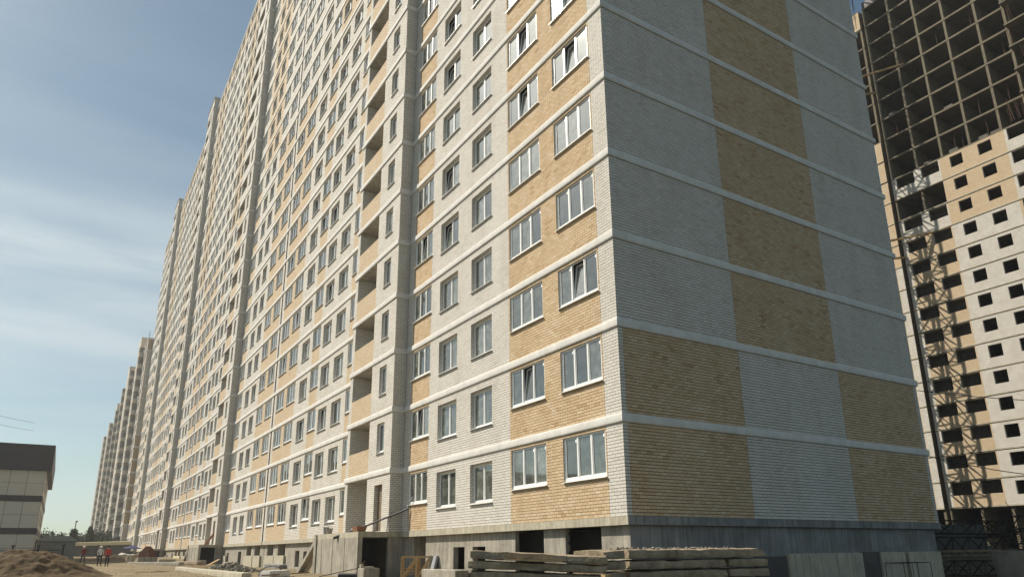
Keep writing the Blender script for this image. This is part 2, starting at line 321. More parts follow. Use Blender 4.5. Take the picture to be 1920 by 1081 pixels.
for s in range(NSEC):
    o0 = s * SL
    for k in range(1, NST + 1):
        z0, z1 = zr(k); zb = 3 * (k - 1)
        cols = [(a + o0, b + o0, c) for a, b, c in colours(k)]
        ops = [(a + o0, b + o0, c + zb, min(d + zb, z1 - .02), DEP[t], t) for a, b, c, d, t in openings(s, k)]
        geo = (s == 0 and k <= 10)
        mb = MB(); left = B0 if True else 0
        opsR = [o for o in ops if o[1] < o0 + B0]; opsL = [o for o in ops if o[0] > o0 + B0]
        if geo:
            wall(mb, mapA, o0, o0 + B0, z0, z1, opsR, cols, off=-.015, mi={'w': 3, 't': 3}, rev=0)
            bricks(0, o0, o0 + B0, k, opsR, cols)
        else: wall(mb, mapA, o0, o0 + B0, z0, z1, opsR, cols, rev=0)
        wall(mb, mapA, o0 + B1, o0 + SL - .015, z0, z1, opsL, cols, rev=0)
        # bay: narrow window and loggia (or entrance door on the first storey)
        if k == 1: bo = [(o0 + 17.16, o0 + 18.2, .06, 2.3, .25, 'D'), (o0 + 19.23, o0 + 22.2, 0.06, z1 - .0, 1.3, 'L')]
        else: bo = [(o0 + 17.2, o0 + 18.15, zb + .88, zb + 2.4, .16, 'N'), (o0 + 19.23, o0 + 22.2, zb + 1.26, z1, 1.3, 'L')]
        bc = [(o0 + B0, o0 + 19.2, 'w'), (o0 + 19.2, o0 + 22.2, 't' if 1 < k < 14 else 'w'), (o0 + 22.2, o0 + B1, 'w')]
        wall(mb, mapB, o0 + B0, o0 + B1, z0, z1, bo, bc, rev=0)
        for yy in (o0 + B0, o0 + B1): mb.quad([(BX, yy, z0), (0, yy, z0), (0, yy, z1), (BX, yy, z1)], 0, [(0, z0), (-BX, z0), (-BX, z1), (0, z1)])
        mb.quad([(BX + 1.3, o0 + 19.2, zb), (BX + 1.3, o0 + 22.3, zb), (BX + 1.3, o0 + 22.3, z1), (BX + 1.3, o0 + 19.2, z1)], 0, [(0, zb), (3, zb), (3, z1), (0, z1)])
        mb.quad([(BX, o0 + 19.2, z1 - .003), (BX + 1.3, o0 + 19.2, z1 - .003), (BX + 1.3, o0 + 22.3, z1 - .003), (BX, o0 + 22.3, z1 - .003)], 2)
        mb.quad([(BX + .12, o0 + 19.23, zb + .1), (BX + 1.3, o0 + 19.23, zb + .1), (BX + 1.3, o0 + 22.2, zb + .1), (BX + .12, o0 + 22.2, zb + .1)], 2)
        mb.build('brick_wall', ['white_brick_wall', 'tan_brick_wall', 'concrete', 'mortar'], apt)
        for o in ops + bo:
            if o[5] in DEP and o[5] not in ('L', 'D'):
                xp = BX if o in bo else 0.0
                WIN.append((xp, o[1], o[2], o[1] - o[0], o[3] - o[2], o[5], k, s))
        if k == 1:
            d = MB(); d.box(BX + .2, BX + .26, bo[0][0] + .02, bo[0][1] - .02, .08, 2.28, 0); d.build('door', ['wood_dark'], apt)
# gable
for k in range(1, NST + 1):
    z0, z1 = zr(k); mb = MB(); f = facade(k)
    if k <= 9:
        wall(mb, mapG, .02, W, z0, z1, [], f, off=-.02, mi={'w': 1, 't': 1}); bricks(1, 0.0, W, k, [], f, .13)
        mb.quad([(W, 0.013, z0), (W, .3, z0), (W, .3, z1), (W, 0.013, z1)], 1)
    else: wall(mb, mapG, 0, W, z0, z1, [], f, mi={'w': 0, 't': 2})
    mb.build('brick_wall', ['white_brick_wall', 'mortar_shade', 'tan_brick_wall'], apt)
mb = MB(); mb.quad([(W, 0.02, 0), (W, NSEC * SL, 0), (W, NSEC * SL, ZT), (W, 0.02, ZT)], 0, [(0, 0), (NSEC * SL, 0), (NSEC * SL, ZT), (0, ZT)])
mb.quad([(0, NSEC * SL, 0), (W, NSEC * SL, 0), (W, NSEC * SL, ZT), (0, NSEC * SL, ZT)], 0, [(0, 0), (W, 0), (W, ZT), (0, ZT)])
mb.build('rear_wall', ['white_brick_wall'], apt)
mb = MB(); mb.box(.9, 1.0, .3, NSEC * SL - .3, -.2, ZT - .2); mb.build('room_shade_backing', ['interior_dark'], apt)  # added dark sheet behind the windows, its colour standing in for room shade
mb = MB(); mb.box(-.06, W + .05, -.06, NSEC * SL, ZT, ZT + .12, 0); mb.box(.02, W, .02, NSEC * SL, ZT - .3, ZT - .01, 0); mb.build('roof', ['concrete'], apt)
# stair towers above the bays
for s in range(NSEC):
    mb = MB(); y0 = s * SL + B0; y1 = s * SL + B1; za = ZT + .13; zc = 77.0
    for (p, q) in (((BX, y0), (5, y0)), ((5, y0), (5, y1)), ((5, y1), (BX, y1)), ((BX, y1), (BX, y0))):
        mb.quad([(*p, za), (*q, za), (*q, zc), (*p, zc)], 0, [(0, za), (math.dist(p, q), za), (math.dist(p, q), zc), (0, zc)])
    mb.build('stair_tower', ['white_brick_wall'], apt)
    mb = MB(); mb.box(BX - .1, 5.1, y0 - .1, y1 + .1, zc, zc + .15); mb.box(BX - .1, 0, y0 - .1, y1 + .1, ZT - .0, ZT + .12, 0); mb.tube([(1, y0 + .5, zc), (1, y0 + .5, zc + 1.6)], .04, 6); mb.build('tower_cap', ['concrete'], apt)
# white bands with a rounded profile
prof = [(0.003, 0), (.035, .006), (.058, .03), (.066, .08), (.068, .145), (.066, .21), (.058, .26), (.035, .284), (.003, .29)]
def band(path, z):                                                  # path(d) returns the outline offset by d
    mb = MB(); rows = [[(x, y, z + h) for x, y in path(d)] for d, h in prof]
    for r0, r1 in zip(rows, rows[1:]):
        for i in range(len(r0) - 1): mb.quad([r0[i], r0[i + 1], r1[i + 1], r1[i]], 0)
    e = [r[0] for r in rows]; mb.quad(e, 0); mb.quad([r[-1] for r in rows], 0)
    return mb
for k in range(1, NST + 1):
    z = 2.73 + 3 * (k - 1)
    for s in range(NSEC):
        o0 = s * SL
        def path(d, o0=o0, s=s):
            st = [(W + d, .3), (W + d, -d), (-d, -d)] if s == 0 else [(-d, o0 + .008)]
            return st + [(-d, o0 + B0 - d), (BX - d, o0 + B0 - d), (BX - d, o0 + B1 + d), (-d, o0 + B1 + d), (-d, o0 + SL - .02)]
        band(path, z).build('floor_band', ['white_plaster'], apt)
# single bricks
tanb = {}
def tone(fid, u, z, c):
    v = noise.noise(Vector((u * .8 + fid * 30, z * 1.3, 5))) * .5 + noise.noise(Vector((u * .25, z * .4 + 9, fid * 7))) * .35
    return min(1, max(0, .52 + v * (.26 if c == 't' else .22) + random.gauss(0, .17 if c == 't' else .13)))
cen = np.array([FM[b[0]]((b[1] + b[2]) / 2, 0, (b[3] + b[4]) / 2) for b in BR])
e0 = np.array([FM[b[0]](b[1], 0, (b[3] + b[4]) / 2) for b in BR]); e1 = np.array([FM[b[0]](b[2], 0, (b[3] + b[4]) / 2) for b in BR])
u0, v0, _ = px(e0); u1, v1, _ = px(e1); size = np.abs(u1 - u0); size[(u0 < 0) | (u0 > 1920) | (v0 < 0) | (v0 > 1081)] = 0
full = np.array([b[2] - b[1] > .235 for b in BR]); size[~full] = 0
order = np.argsort(-size); single = set(order[:300].tolist())
def brick_hexa(b, f0, f1, h0, h1, mp, d0=-.02, d1=0.0):
    p = [mp(f0, d0, h0), mp(f1, d0, h0), mp(f1, d1, h0), mp(f0, d1, h0), mp(f0, d0, h1), mp(f1, d0, h1), mp(f1, d1, h1), mp(f0, d1, h1)]
    return p
V = []; F = []; MI = []; TN = []
for i, b in enumerate(BR):
    if i in single: continue
    t = tone(b[0], b[1], b[3], b[5]); n = len(V); jd = random.gauss(0, .0012)
    V += brick_hexa(b, b[1], b[2], b[3], b[4], FM[b[0]], d0=-.015 if b[0] == 0 else -.02, d1=jd)
    F += [(n + 3, n + 2, n + 6, n + 7), (n, n + 1, n + 2, n + 3), (n + 4, n + 5, n + 6, n + 7), (n, n + 3, n + 7, n + 4), (n + 1, n + 2, n + 6, n + 5)]
    MI += [0 if b[5] == 'w' else 1] * 5; TN += [t] * 5
me = bpy.data.meshes.new('brickwork'); me.from_pydata(V, [], F); me.materials.append(M['white_brick']); me.materials.append(M['tan_brick'])
me.polygons.foreach_set('material_index', MI); at = me.attributes.new('tone', 'FLOAT', 'FACE'); at.data.foreach_set('value', TN)
o = bpy.data.objects.new('brickwork', me); COL.objects.link(o); o.parent = apt; o.location = -Vector(apt.location); o['kind'] = 'stuff'
bm_cache = {}
for i in sorted(single):
    b = BR[i]; w = round(b[2] - b[1], 3); h = round(b[4] - b[3], 3); t = round(tone(b[0], b[1], b[3], b[5]) * 6) / 6; key = (b[0], b[5], w, h, t)
    if key not in bm_cache:
        mbk = MB(); mp = FM[b[0]]; p = brick_hexa(b, 0, w, 0, h, mp); mbk.hexa(p, 0); mm = mbk.mesh('brick', ['white_brick' if b[5] == 'w' else 'tan_brick'])
        at = mm.attributes.new('tone', 'FLOAT', 'FACE'); at.data.foreach_set('value', [t] * 6); bm_cache[key] = mm
    link_child('brick', bm_cache[key], apt, Vector(FM[b[0]](b[1], 0, b[3])) - Vector(apt.location))
# ------------------------------------------------------------------ windows: local X runs along the wall, Y goes inward, Z up; origin at the opening's lower corner
def sash_boxes(mb, x0, x1, z0, z1, y, w=.045, t=.05, m=0):
    mb.box(x0, x0 + w, y, y + t, z0, z1, m); mb.box(x1 - w, x1, y, y + t, z0, z1, m); mb.box(x0 + w, x1 - w, y, y + t, z0, z0 + w, m); mb.box(x0 + w, x1 - w, y, y + t, z1 - w, z1, m)
def lights(w, h, typ):
    n = {'W3': 3, 'W2': 2, 'W2F': 2, 'N': 1}[typ]; f = .055; mw = .06; zi = .10; inner = (w - 2 * f - mw * (n - 1)) / n
    return [(f + i * (inner + mw), f + i * (inner + mw) + inner, zi, h - f) for i in range(n)], f, mw, zi
wcache = {}
def win_mesh(w, h, typ, opn):
    key = (round(w, 2), round(h, 2), typ, opn)
    if key in wcache: return wcache[key]
    y = {'W3': .045, 'W2': .15, 'W2F': .06, 'N': .12}[typ]; ls, f, mw, zi = lights(w, h, typ)
    fr = MB(); fr.box(0, f, y, y + .07, 0, h); fr.box(w - f, w, y, y + .07, 0, h); fr.box(f, w - f, y, y + .07, 0, zi); fr.box(f, w - f, y, y + .07, h - f, h)
    for a, b in zip(ls, ls[1:]): fr.box(a[1], b[0], y, y + .07, zi, h - f)
    panes = []
    for i, l in enumerate(ls):
        if i == opn: panes.append(None); continue
        sash_boxes(fr, l[0], l[1], l[2], l[3], y + .015, .035)
        p = MB(); s = .035; yy = y + .04; tl = random.uniform(-.005, .005); tk = random.uniform(-.005, .005)
        p.hexa([(l[0] + s, yy + tl, l[2] + s), (l[1] - s, yy - tl, l[2] + s), (l[1] - s, yy + .012, l[2] + s), (l[0] + s, yy + .012, l[2] + s),
                (l[0] + s, yy + tl + tk, l[3] - s), (l[1] - s, yy - tl + tk, l[3] - s), (l[1] - s, yy + .012, l[3] - s), (l[0] + s, yy + .012, l[3] - s)]); panes.append(p)
    si = MB(); si.hexa([(-.03, -.085, -.035), (w + .03, -.085, -.035), (w + .03, y, -.01), (-.03, y, -.01), (-.03, -.085, -.018), (w + .03, -.085, -.018), (w + .03, y, .01), (-.03, y, .01)])
    os_ = MB(); og = MB()
    if opn is not None:
        l = ls[opn]; ang = .115; H = l[3] - l[2]
        def tilt(P): return (P[0], y + .03 + (P[1]) + (P[2]) * math.sin(ang), l[2] + P[2] * math.cos(ang))
        for (x0, x1, z0, z1) in ((l[0], l[0] + .06, 0, H), (l[1] - .06, l[1], 0, H), (l[0] + .06, l[1] - .06, 0, .06), (l[0] + .06, l[1] - .06, H - .06, H)):
            os_.hexa([tilt(p) for p in ((x0, 0, z0), (x1, 0, z0), (x1, .05, z0), (x0, .05, z0), (x0, 0, z1), (x1, 0, z1), (x1, .05, z1), (x0, .05, z1))])
        og.hexa([tilt(p) for p in ((l[0] + .06, .02, .06), (l[1] - .06, .02, .06), (l[1] - .06, .03, .06), (l[0] + .06, .03, .06), (l[0] + .06, .02, H - .06), (l[1] - .06, .02, H - .06), (l[1] - .06, .03, H - .06), (l[0] + .06, .03, H - .06))])
    lb = MB()
    for i, l in enumerate(ls):
        if i != opn and random.random() < .8: lb.box(l[1] - .12, l[1] - .06, y + .027, y + .029, l[3] - .17, l[3] - .07)
    parts = (fr, panes, si, os_, og, lb)
    meshes = (fr.mesh('window', ['window_white']), [p.mesh('pane', ['window_glass']) if p else None for p in panes], si.mesh('sill', ['window_white']),
              os_.mesh('open_sash', ['window_white']) if os_.f else None, og.mesh('pane', ['window_glass']) if og.f else None, lb.mesh('sticker', ['label_white']) if lb.f else None)
    wcache[key] = (parts, meshes); return wcache[key]
wc = np.array([(w[0], w[1] - w[3] / 2, w[2] + w[4] / 2) for w in WIN]); wu, wv, ww = px(wc)
inside = (wu > -60) & (wu < 1980) & (wv > -60) & (wv < 1140)
hpx = FPX * 1.5 / ww; hpx[~inside] = 0; top300 = set(np.argsort(-hpx)[:300].tolist())
far = MB(); rot = Matrix.Rotation(-math.pi / 2, 3, 'Z')
for i, w in enumerate(WIN):
    random.seed(1000 + i * 7)
    r = random.random(); near_w3 = w[5] == 'W3' and w[7] == 0 and w[1] < 8
    opn = None
    if w[5] == 'W3' and (r < .62 if w[1] < 8 else r < .3): opn = 1
    if near_w3 and w[6] == 1 and w[1] < 3.5: opn = None
    if near_w3 and w[6] == 2 and w[1] < 3.5: opn = None
    if w[5] == 'W2' and r < .12: opn = 0
    if w[5] == 'W2F' and r < .35: opn = 0
    random.seed(int(w[3] * 100) + (opn or 0) * 31)
    P, Ms = win_mesh(w[3], w[4], w[5], opn)
    base = Vector((w[0], w[1], w[2]))
    if i in top300:
        wo = link_child('window', Ms[0], apt, base - Vector(apt.location), (0, 0, -math.pi / 2))
        for pm in Ms[1]:
            if pm: link_child('pane', pm, wo)
        link_child('sill', Ms[2], wo)
        if Ms[3]: link_child('open_sash', Ms[3], wo); link_child('pane', Ms[4], wo)
        if Ms[5] and w[7] == 0: link_child('sticker', Ms[5], wo)
    else:
        if not inside[i] and w[7] == 0 and w[6] > 14: pass
        def add(mbx, m):
            if not mbx: return
            n = len(far.v)
            for p in mbx.v: far.v.append((base.x + p[1], base.y - p[0], base.z + p[2]))
            for f in mbx.f: far.f.append(tuple(n + j for j in f)); far.m.append(m); far.uv.append(None)
        add(P[0], 0); add(P[2], 0); add(P[3], 0); add(P[4], 1)
        for p in P[1]: add(p, 1)
far.build('window_rows', ['window_white', 'window_glass'], apt, kind='stuff')
# expansion joints with a thin downpipe
for s in range(1, NSEC):
    mb = MB(); y = s * SL; mb.tube([(-.03, y - .005, -.3), (-.03, y - .005, ZT)], .035, 6); mb.build('joint_pipe', ['rust'], apt)
# ground floor edge slab, foundation wall and its openings
for s in range(NSEC):
    o0 = s * SL; a = o0 + (-.0 if s else -.04)
    mb = MB(); mb.box(-.03, .6, a, o0 + SL - .01, -.25, -.002); mb.build('edge_slab', ['concrete_pale'], apt)
    mb = MB()
    if s == 0: ops = [(1.43, 3.27, -2.2, -.26, .34), (4.51, 6.33, -2.2, -.26, .34), (8.48, 9.5, -1.9, -.76, .4), (10.16, 11.13, -2.2, -.76, .4), (13.8, 15.1, -2.0, -.26, 1.0)]
    else: ops = [(1.27, 3.2, -1.05, -.26, .8), (4.35, 6.15, -1.05, -.26, .8), (8.1, 9.4, -1.9, -.7, .4), (13.5, 14.4, -1.6, -.8, .4)]
    ops += [(31.8, 32.6, -1.4, -.8, .4), (33.53, 34.5, -1.8, -.75, .4), (37.1, 39.17, -1.05, -.26, .8), (40.46, 42.32, -1.05, -.26, .8)]
    ops = [(p[0] + o0, p[1] + o0, *p[2:]) for p in ops]
    wall(mb, mapA, o0 + .12, o0 + SL, -3.2, -.25, ops, [(o0, o0 + SL, 'w')], off=-.17, mi={'w': 0, 't': 0}, rev=0)
    if s == 0:
        for c in range(5): mb.tube([(.34, 3.262, -.42 - .3 * c), (.34, 3.272, -.42 - .3 * c)], .06, 10, 1)
    mb.build('foundation_wall', ['concrete', 'interior_dark'], apt)
    for (y0, y1) in (((0.7, 3.0), (3.3, 6.4), (14.2, 15.6)) if s else ()) + ((36.9, 39.6), (39.75, 42.6)):
        if s == 0 or True:
            mb = MB(); g0 = float(np.interp(o0 + y0, GY, GZ)); mb.box(.02, .165, o0 + y0, o0 + y1, g0 - .1, -1.06); mb.build('foundation_panel', ['fence_cream' if random.random() < .4 else 'concrete_pale'], apt)
mb = MB(); mb.box(.02, W + .02, -.05, .6, -.25, -.002); mb.build('edge_slab', ['concrete_grey'], apt)
mb = MB(); mb.box(.171, W - .25, .12, .6, -3.2, -.251); mb.build('foundation_wall', ['concrete_grey'], apt)
for (a, b) in ((6.99, 8.02), (8.05, 9.6), (9.63, 11.15), (12.33, 13.95), (14.2, 16.53)):
    mb = MB(); mb.box(a, b, -.03, .115, -3.1, -1.12); mb.build('foundation_panel', ['concrete_pale'], apt)
for (a, b, c) in ((5.4, 6.9, -1.2), (11.2, 12.28, -1.1)): mb = MB(); mb.box(a, b, .02, .115, -3.1, c); mb.build('gap_shade_strip', ['panel_dark'], apt)  # dark strips painted for the shaded gaps between the plinth panels
mb = MB(); mb.box(.95, 1.0, .5, NSEC * SL - .5, -3, -.3); mb.build('basement_shade_backing', ['interior_dark'], apt)  # added dark sheet, basement shade put into its colour
# entrance porches under the bays
for s in range(NSEC):
    y0 = s * SL + B0; y1 = y0 + 6.48; x0 = -2.12; gg = float(np.interp(y0, GY, GZ)) - .15
    mb = MB(); mb.box(x0, -.03, y0, y1, -.25, 0); mb.build('porch_slab', ['concrete_pale'], apt)
    mb = MB(); mb.box(x0 + .001, x0 + .22, y0 + .001, y1 - .38, gg, -.252); mb.box(x0 - .06, x0 + .3, y1 - .36, y1, gg, -.003)
    for q in range(1, 4): yy = y0 + q * 1.75; mb.box(x0 - .012, x0, yy, yy + .025, gg, -.26, 1)
    mb.box(-.6, .16, y0 + .05, y0 + .25, gg, -.252); mb.build('porch_wall', ['concrete', 'mortar'], apt)
    mb = MB(); mb.box(x0 + .3, .1, y0 + 3.2, y0 + 3.3, gg, -.252); mb.build('porch_shade_backing', ['interior_dark'], apt)  # near-black sheet in the porch opening, its inner shade put into the colour
    st = MB(); L = 3.5; n = 11
    st.hexa([(x0, y1, -.42), (x0 + 1.2, y1, -.42), (x0 + 1.2, y1 + L, gg - .1), (x0, y1 + L, gg - .1), (x0, y1, -.16), (x0 + 1.2, y1, -.16), (x0 + 1.2, y1 + L, gg + .12), (x0, y1 + L, gg + .12)])
    st.build('stair_flight', ['concrete'], apt)
    for q in range(n):
        z = -.16 + (gg + .16) * (q + .5) / n; yy = y1 + L * q / n
        sb = MB(); sb.box(x0 + .12, x0 + 1.2, yy, yy + L / n, z - .06, z + .1); sb.build('step', ['concrete_pale'], apt)
    tw = MB(); tw.hexa([(x0 + .25, y1, gg), (x0 + .35, y1, gg), (x0 + .35, y1 + L - .3, gg), (x0 + .25, y1 + L - .3, gg), (x0 + .25, y1, -.4), (x0 + .35, y1, -.4), (x0 + .35, y1 + L - .3, gg + .05), (x0 + .25, y1 + L - .3, gg + .05)]); tw.build('stair_side_wall', ['concrete_dirty'], apt)
# ------------------------------------------------------------------ older block behind it
ob = thing('apartment_building', (0, 173.5, -.5), 'older pale apartment block with balconies, far behind at the left end of the row', 'apartment building')
X1 = -1.1; NB = 17
mb = MB(); mb.box(X1 + .02, 15, 173.5, 252, -1, 51.2, 0); mb.box(X1 + .02, 15, 252.05, 352, -1, 48.3, 0)
mb.build('wall', ['far_wall'], ob)
mb = MB()
for k in range(NB):
    mb.box(X1, 15.02, 173.42, 173.48, 3 * k + .3, 3 * k + 2.74, 1 if 2 <= k < 9 or k == NB - 1 else 0)
mb.build('end_wall_cladding', ['far_wall', 'far_tan'], ob)
for k in range(1, NB + 1):
    for (a, b, top) in ((173.36, 252, 51.2), (252.1, 352, 48.3)):
        if 3 * k - .27 + .24 <= top + .3: q = MB(); q.box(X1 - .1, 15.06, a, b, 3 * k - .27, 3 * k); q.build('floor_band', ['white_plaster'], ob)
for (y, zt) in ((186, 54.5), (221, 54.5), (264, 50.8), (307, 50.6), (345, 50.4)):
    q = MB(); q.box(X1 - .75, 6, y, y + 7, -.5, zt); q.build('stair_tower', ['far_wall'], ob)
    for k in range(1, 18):
        if 3 * k < zt: q = MB(); q.box(X1 - .82, 0, y - .07, y + 7.07, 3 * k - .27, 3 * k); q.build('tower_band', ['white_plaster'], ob)
    q = MB(); q.tube([(X1 + 1, y + 1, zt), (X1 + 1, y + 1, zt + 2.2)], .06, 5); q.build('antenna', ['steel_dark'], ob)
wmesh = MB(); wmesh.box(-.06, .02, -1.0, 1.0, 0, 1.5, 0); wmesh.box(-.09, -.05, -1.0, -.9, 0, 1.5, 1); wmesh.box(-.09, -.05, .9, 1.0, 0, 1.5, 1); wmesh.box(-.09, -.05, -.05, .05, 0, 1.5, 1); wmesh.box(-.12, 0, -1.05, 1.05, -.06, 0, 1)
wme = wmesh.mesh('window', ['balcony_glass', 'window_white'])
bmesh_ = MB(); bmesh_.box(-1.15, 0, -1.5, 1.5, -.1, .05, 0); bmesh_.box(-1.15, -1.08, -1.5, 1.5, .05, 1.1, 1); bmesh_.box(-1.08, 0, -1.5, -1.43, .05, 1.1, 1); bmesh_.box(-1.1, -1.05, -1.45, 1.45, 1.1, 2.5, 2); bmesh_.box(-1.05, 0, -1.45, -1.4, 1.1, 2.5, 2)
bmesh_.box(-1.15, 0, -1.5, 1.5, 2.5, 2.6, 1)
bme = bmesh_.mesh('balcony', ['concrete', 'far_wall', 'balcony_glass'])
acm = MB(); acm.box(-.35, 0, -.4, .4, 0, .55); acme = acm.mesh('air_conditioner', ['window_white'])
bay_y = [177, 183.5, 196, 203.5, 211, 217.5, 231, 238, 246, 257, 262.5, 275, 284, 293, 301, 318, 328, 338]
nwin = nbal = 0
for i, y in enumerate(bay_y):
    for k in range(NB):
        if y > 252 and k > 15: continue
        loc = Vector((X1, y, 3 * k + .9)) - Vector(ob.location)
        if i % 3 == 1 and nbal < 290: link_child('balcony', bme, ob, Vector((X1, y, 3 * k + .1)) - Vector(ob.location)); nbal += 1
        elif nwin < 290: link_child('window', wme, ob, loc); nwin += 1
        if (i * 7 + k * 5) % 4 == 0: link_child('air_conditioner', acme, ob, Vector((X1, y + 1.9, 3 * k + .6)) - Vector(ob.location))
mb = MB(); mb.box(-3.2, X1, 176, 330, -1.2, 2.6, 0); mb.hexa([(-3.6, 175.5, 2.6), (X1, 175.5, 2.6), (X1, 331, 2.6), (-3.6, 331, 2.6), (-3.0, 175.5, 2.8), (X1, 175.5, 3.5), (X1, 331, 3.5), (-3.0, 331, 2.8)], 1); mb.build('ground_floor_annex', ['far_wall', 'panel_dark'], ob)
# ------------------------------------------------------------------ unfinished block on the right
th = -1.589; rb = thing('unfinished_building', (72.381, 21.07, 3.378), 'unfinished block on the right, bare concrete frame above and brick cladding below', 'building under construction', rz=th)
def rbx(name, mats, f, **kw): m_ = MB(); f(m_); return m_.build(name, mats, rb, local=True, **kw)
TW = [-6.0, -2.72, .38, 3.62, 7.08, 9.9]; TL = [-6.72, -10.2, -14, -18, -22]; TR = [13.3, 16.7, 20.1, 23.5]
NR = 23
for k in range(0, NR + 1):
    z = 3 * k
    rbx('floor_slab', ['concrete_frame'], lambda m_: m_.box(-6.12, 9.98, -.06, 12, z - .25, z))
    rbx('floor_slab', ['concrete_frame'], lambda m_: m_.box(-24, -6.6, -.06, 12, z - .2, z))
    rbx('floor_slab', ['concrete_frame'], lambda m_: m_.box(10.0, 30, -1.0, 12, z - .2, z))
for t in TW + TL + TR:
    for k in range(-1, NR):
        y0 = -.02 if t < 10 else -.3
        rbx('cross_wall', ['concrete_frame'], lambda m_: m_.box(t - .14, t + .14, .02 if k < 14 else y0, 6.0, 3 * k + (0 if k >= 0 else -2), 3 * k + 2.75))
rbx('frame_shade_backing', ['interior_dark'], lambda m_: m_.box(-24, 30, 6.0, 6.2, -5, 68.8))  # added dark sheets closing the bare cells, their shade put into the colour
rbx('frame_shade_backing', ['interior_dark'], lambda m_: m_.box(-24, 30, 11.8, 12, -5, 68.8))
mapR = lambda u, d, z: (u, -.14 - d, z)
wn = 0
for k in range(0, 14):
    z0 = 3 * k + .02; z1 = 3 * k + 2.78; tanrow = k >= 11
    ops = [(1.2, 2.85 if False else 2.62, z0 + 1.02, z0 + 2.45, .3), (4.4, 5.85, z0 + 1.02, z0 + 2.45, .3)]
    m_ = MB(); wall(m_, mapR, 0, 7.3, z0, z1, ops, [(0, 7.3, 't' if tanrow else 'w')], rev=0); m_.build('brick_wall', ['white_brick_wall', 'tan_brick_wall'], rb, local=True)
    if k != 12:
        ops = [(-2.31, -.15, z0 + 1.28, z1 - .02, .3), (-5.5, -3.22, z0 + 1.28, z1 - .02, .3)]
        m_ = MB(); wall(m_, mapR, -6.1, 0, z0, z1, ops, [(-6.1, 0, 'w' if tanrow else 't')] if tanrow else [(-6.1, -5.5, 'w'), (-5.5, 0, 't')], rev=0); m_.build('brick_wall', ['white_brick_wall', 'tan_brick_wall'], rb, local=True)
        for (a, b) in ((-2.6, -.9), (-5.75, -4.1)):
            rbx('block_partition', ['block_wall'], lambda m_: m_.box(a, b, 1.3, 1.5, z0, z1))
    ops = [(7.6, 9.8, z0 + 1.28, z1 - .02, .3)]
    m_ = MB(); wall(m_, mapR, 7.3, 10, z0, z1, ops, [(7.3, 10, 'w' if tanrow else 't')], rev=0); m_.build('brick_wall', ['white_brick_wall', 'tan_brick_wall'], rb, local=True)
    m_ = MB(); ops = [(u, u + 1.5, z0 + 1.02, z0 + 2.45, .3) for u in (10.9, 14.3, 17.7)]
    wall(m_, mapR, 10, 20, z0, z1, ops, [(10, 20, 't' if tanrow else 'w')], rev=0); m_.build('brick_wall', ['white_brick_wall', 'tan_brick_wall'], rb, local=True)
for k in list(range(0, 16)) + [22]:
    z0 = 3 * k + .02; z1 = 3 * k + 2.78; c = 't' if k >= 10 else 'w'; c2 = 'w' if k >= 11 else 't'
    ops = [] if k == 22 else [(-9.6, -7.55, z0 + 1.05, z0 + 2.5, .3), (-13, -11, z0 + 1.05, z0 + 2.5, .3)]
    m_ = MB(); wall(m_, mapR, -20, -6.62, z0, z1, ops, [(-20, -7.45, 't' if k == 22 else c2), (-7.45, -6.6, 't' if k == 22 else c)], rev=0); m_.build('brick_wall', ['white_brick_wall', 'tan_brick_wall'], rb, local=True)
for k in range(0, 14):
    rbx('floor_band', ['concrete_pale'], lambda m_: m_.box(-6.14, 10, -.2, -.06, 3 * k - .13, 3 * k + .0))
    rbx('floor_band', ['concrete_pale'], lambda m_: m_.box(-20, -6.6, -.2, -.06, 3 * k - .13, 3 * k + .0))
rbx('roof_edge', ['panel_dark'], lambda m_: m_.box(-6.0, 10, -.05, .1, 69, 69.9))
random.seed(4)
for (t, k) in ((9.0, 14), (9.6, 14), (10.6, 14), (11.2, 14), (8.4, 14), (10.4, 17), (10.7, 18), (11.4, 16), (-7, 22), (-6.8, 23), (-8, 23)):
    z = 3 * k; q = MB()
    for j in range(3): a = t + random.uniform(-.25, .25); q.tube([(a, -.7, z), (a + random.uniform(-.3, .1), -.75, z + random.uniform(1.8, 3.2))], .025, 5)
    q.tube([(t - .3, -.72, z + 1.5), (t + .4, -.72, z + 1.7)], .02, 5)
    q.build('rebar_bundle', ['rust'], rb, local=True)
for t, k, d in [(-4.4, 13, 1.2), (-1.2, 13, .8), (1.9, 14, .5), (2.6, 14, .9), (5.2, 15, .6), (-4.6, 16, .7), (4.6, 17, .9), (8.4, 15, .6), (-1.0, 18, .5), (8.8, 17, 1.0), (2.2, 19, .6), (5.6, 14, .5), (6.2, 19, .8), (-4.2, 20, 1.1)]:
    rbx('prop', ['rust'], lambda m_: m_.tube([(t, d, 3 * k), (t, d, 3 * k + 2.8)], .045, 6))
for t, k in [(1.6, 14), (-1.6, 14), (5.0, 14), (6.3, 14), (-4.8, 17), (2.0, 16)]:
    rbx('block_stack', ['block_wall'], lambda m_: m_.box(t - .5, t + .5, .4, 1.1, 3 * k, 3 * k + .5 + .1 * (t % 2)))
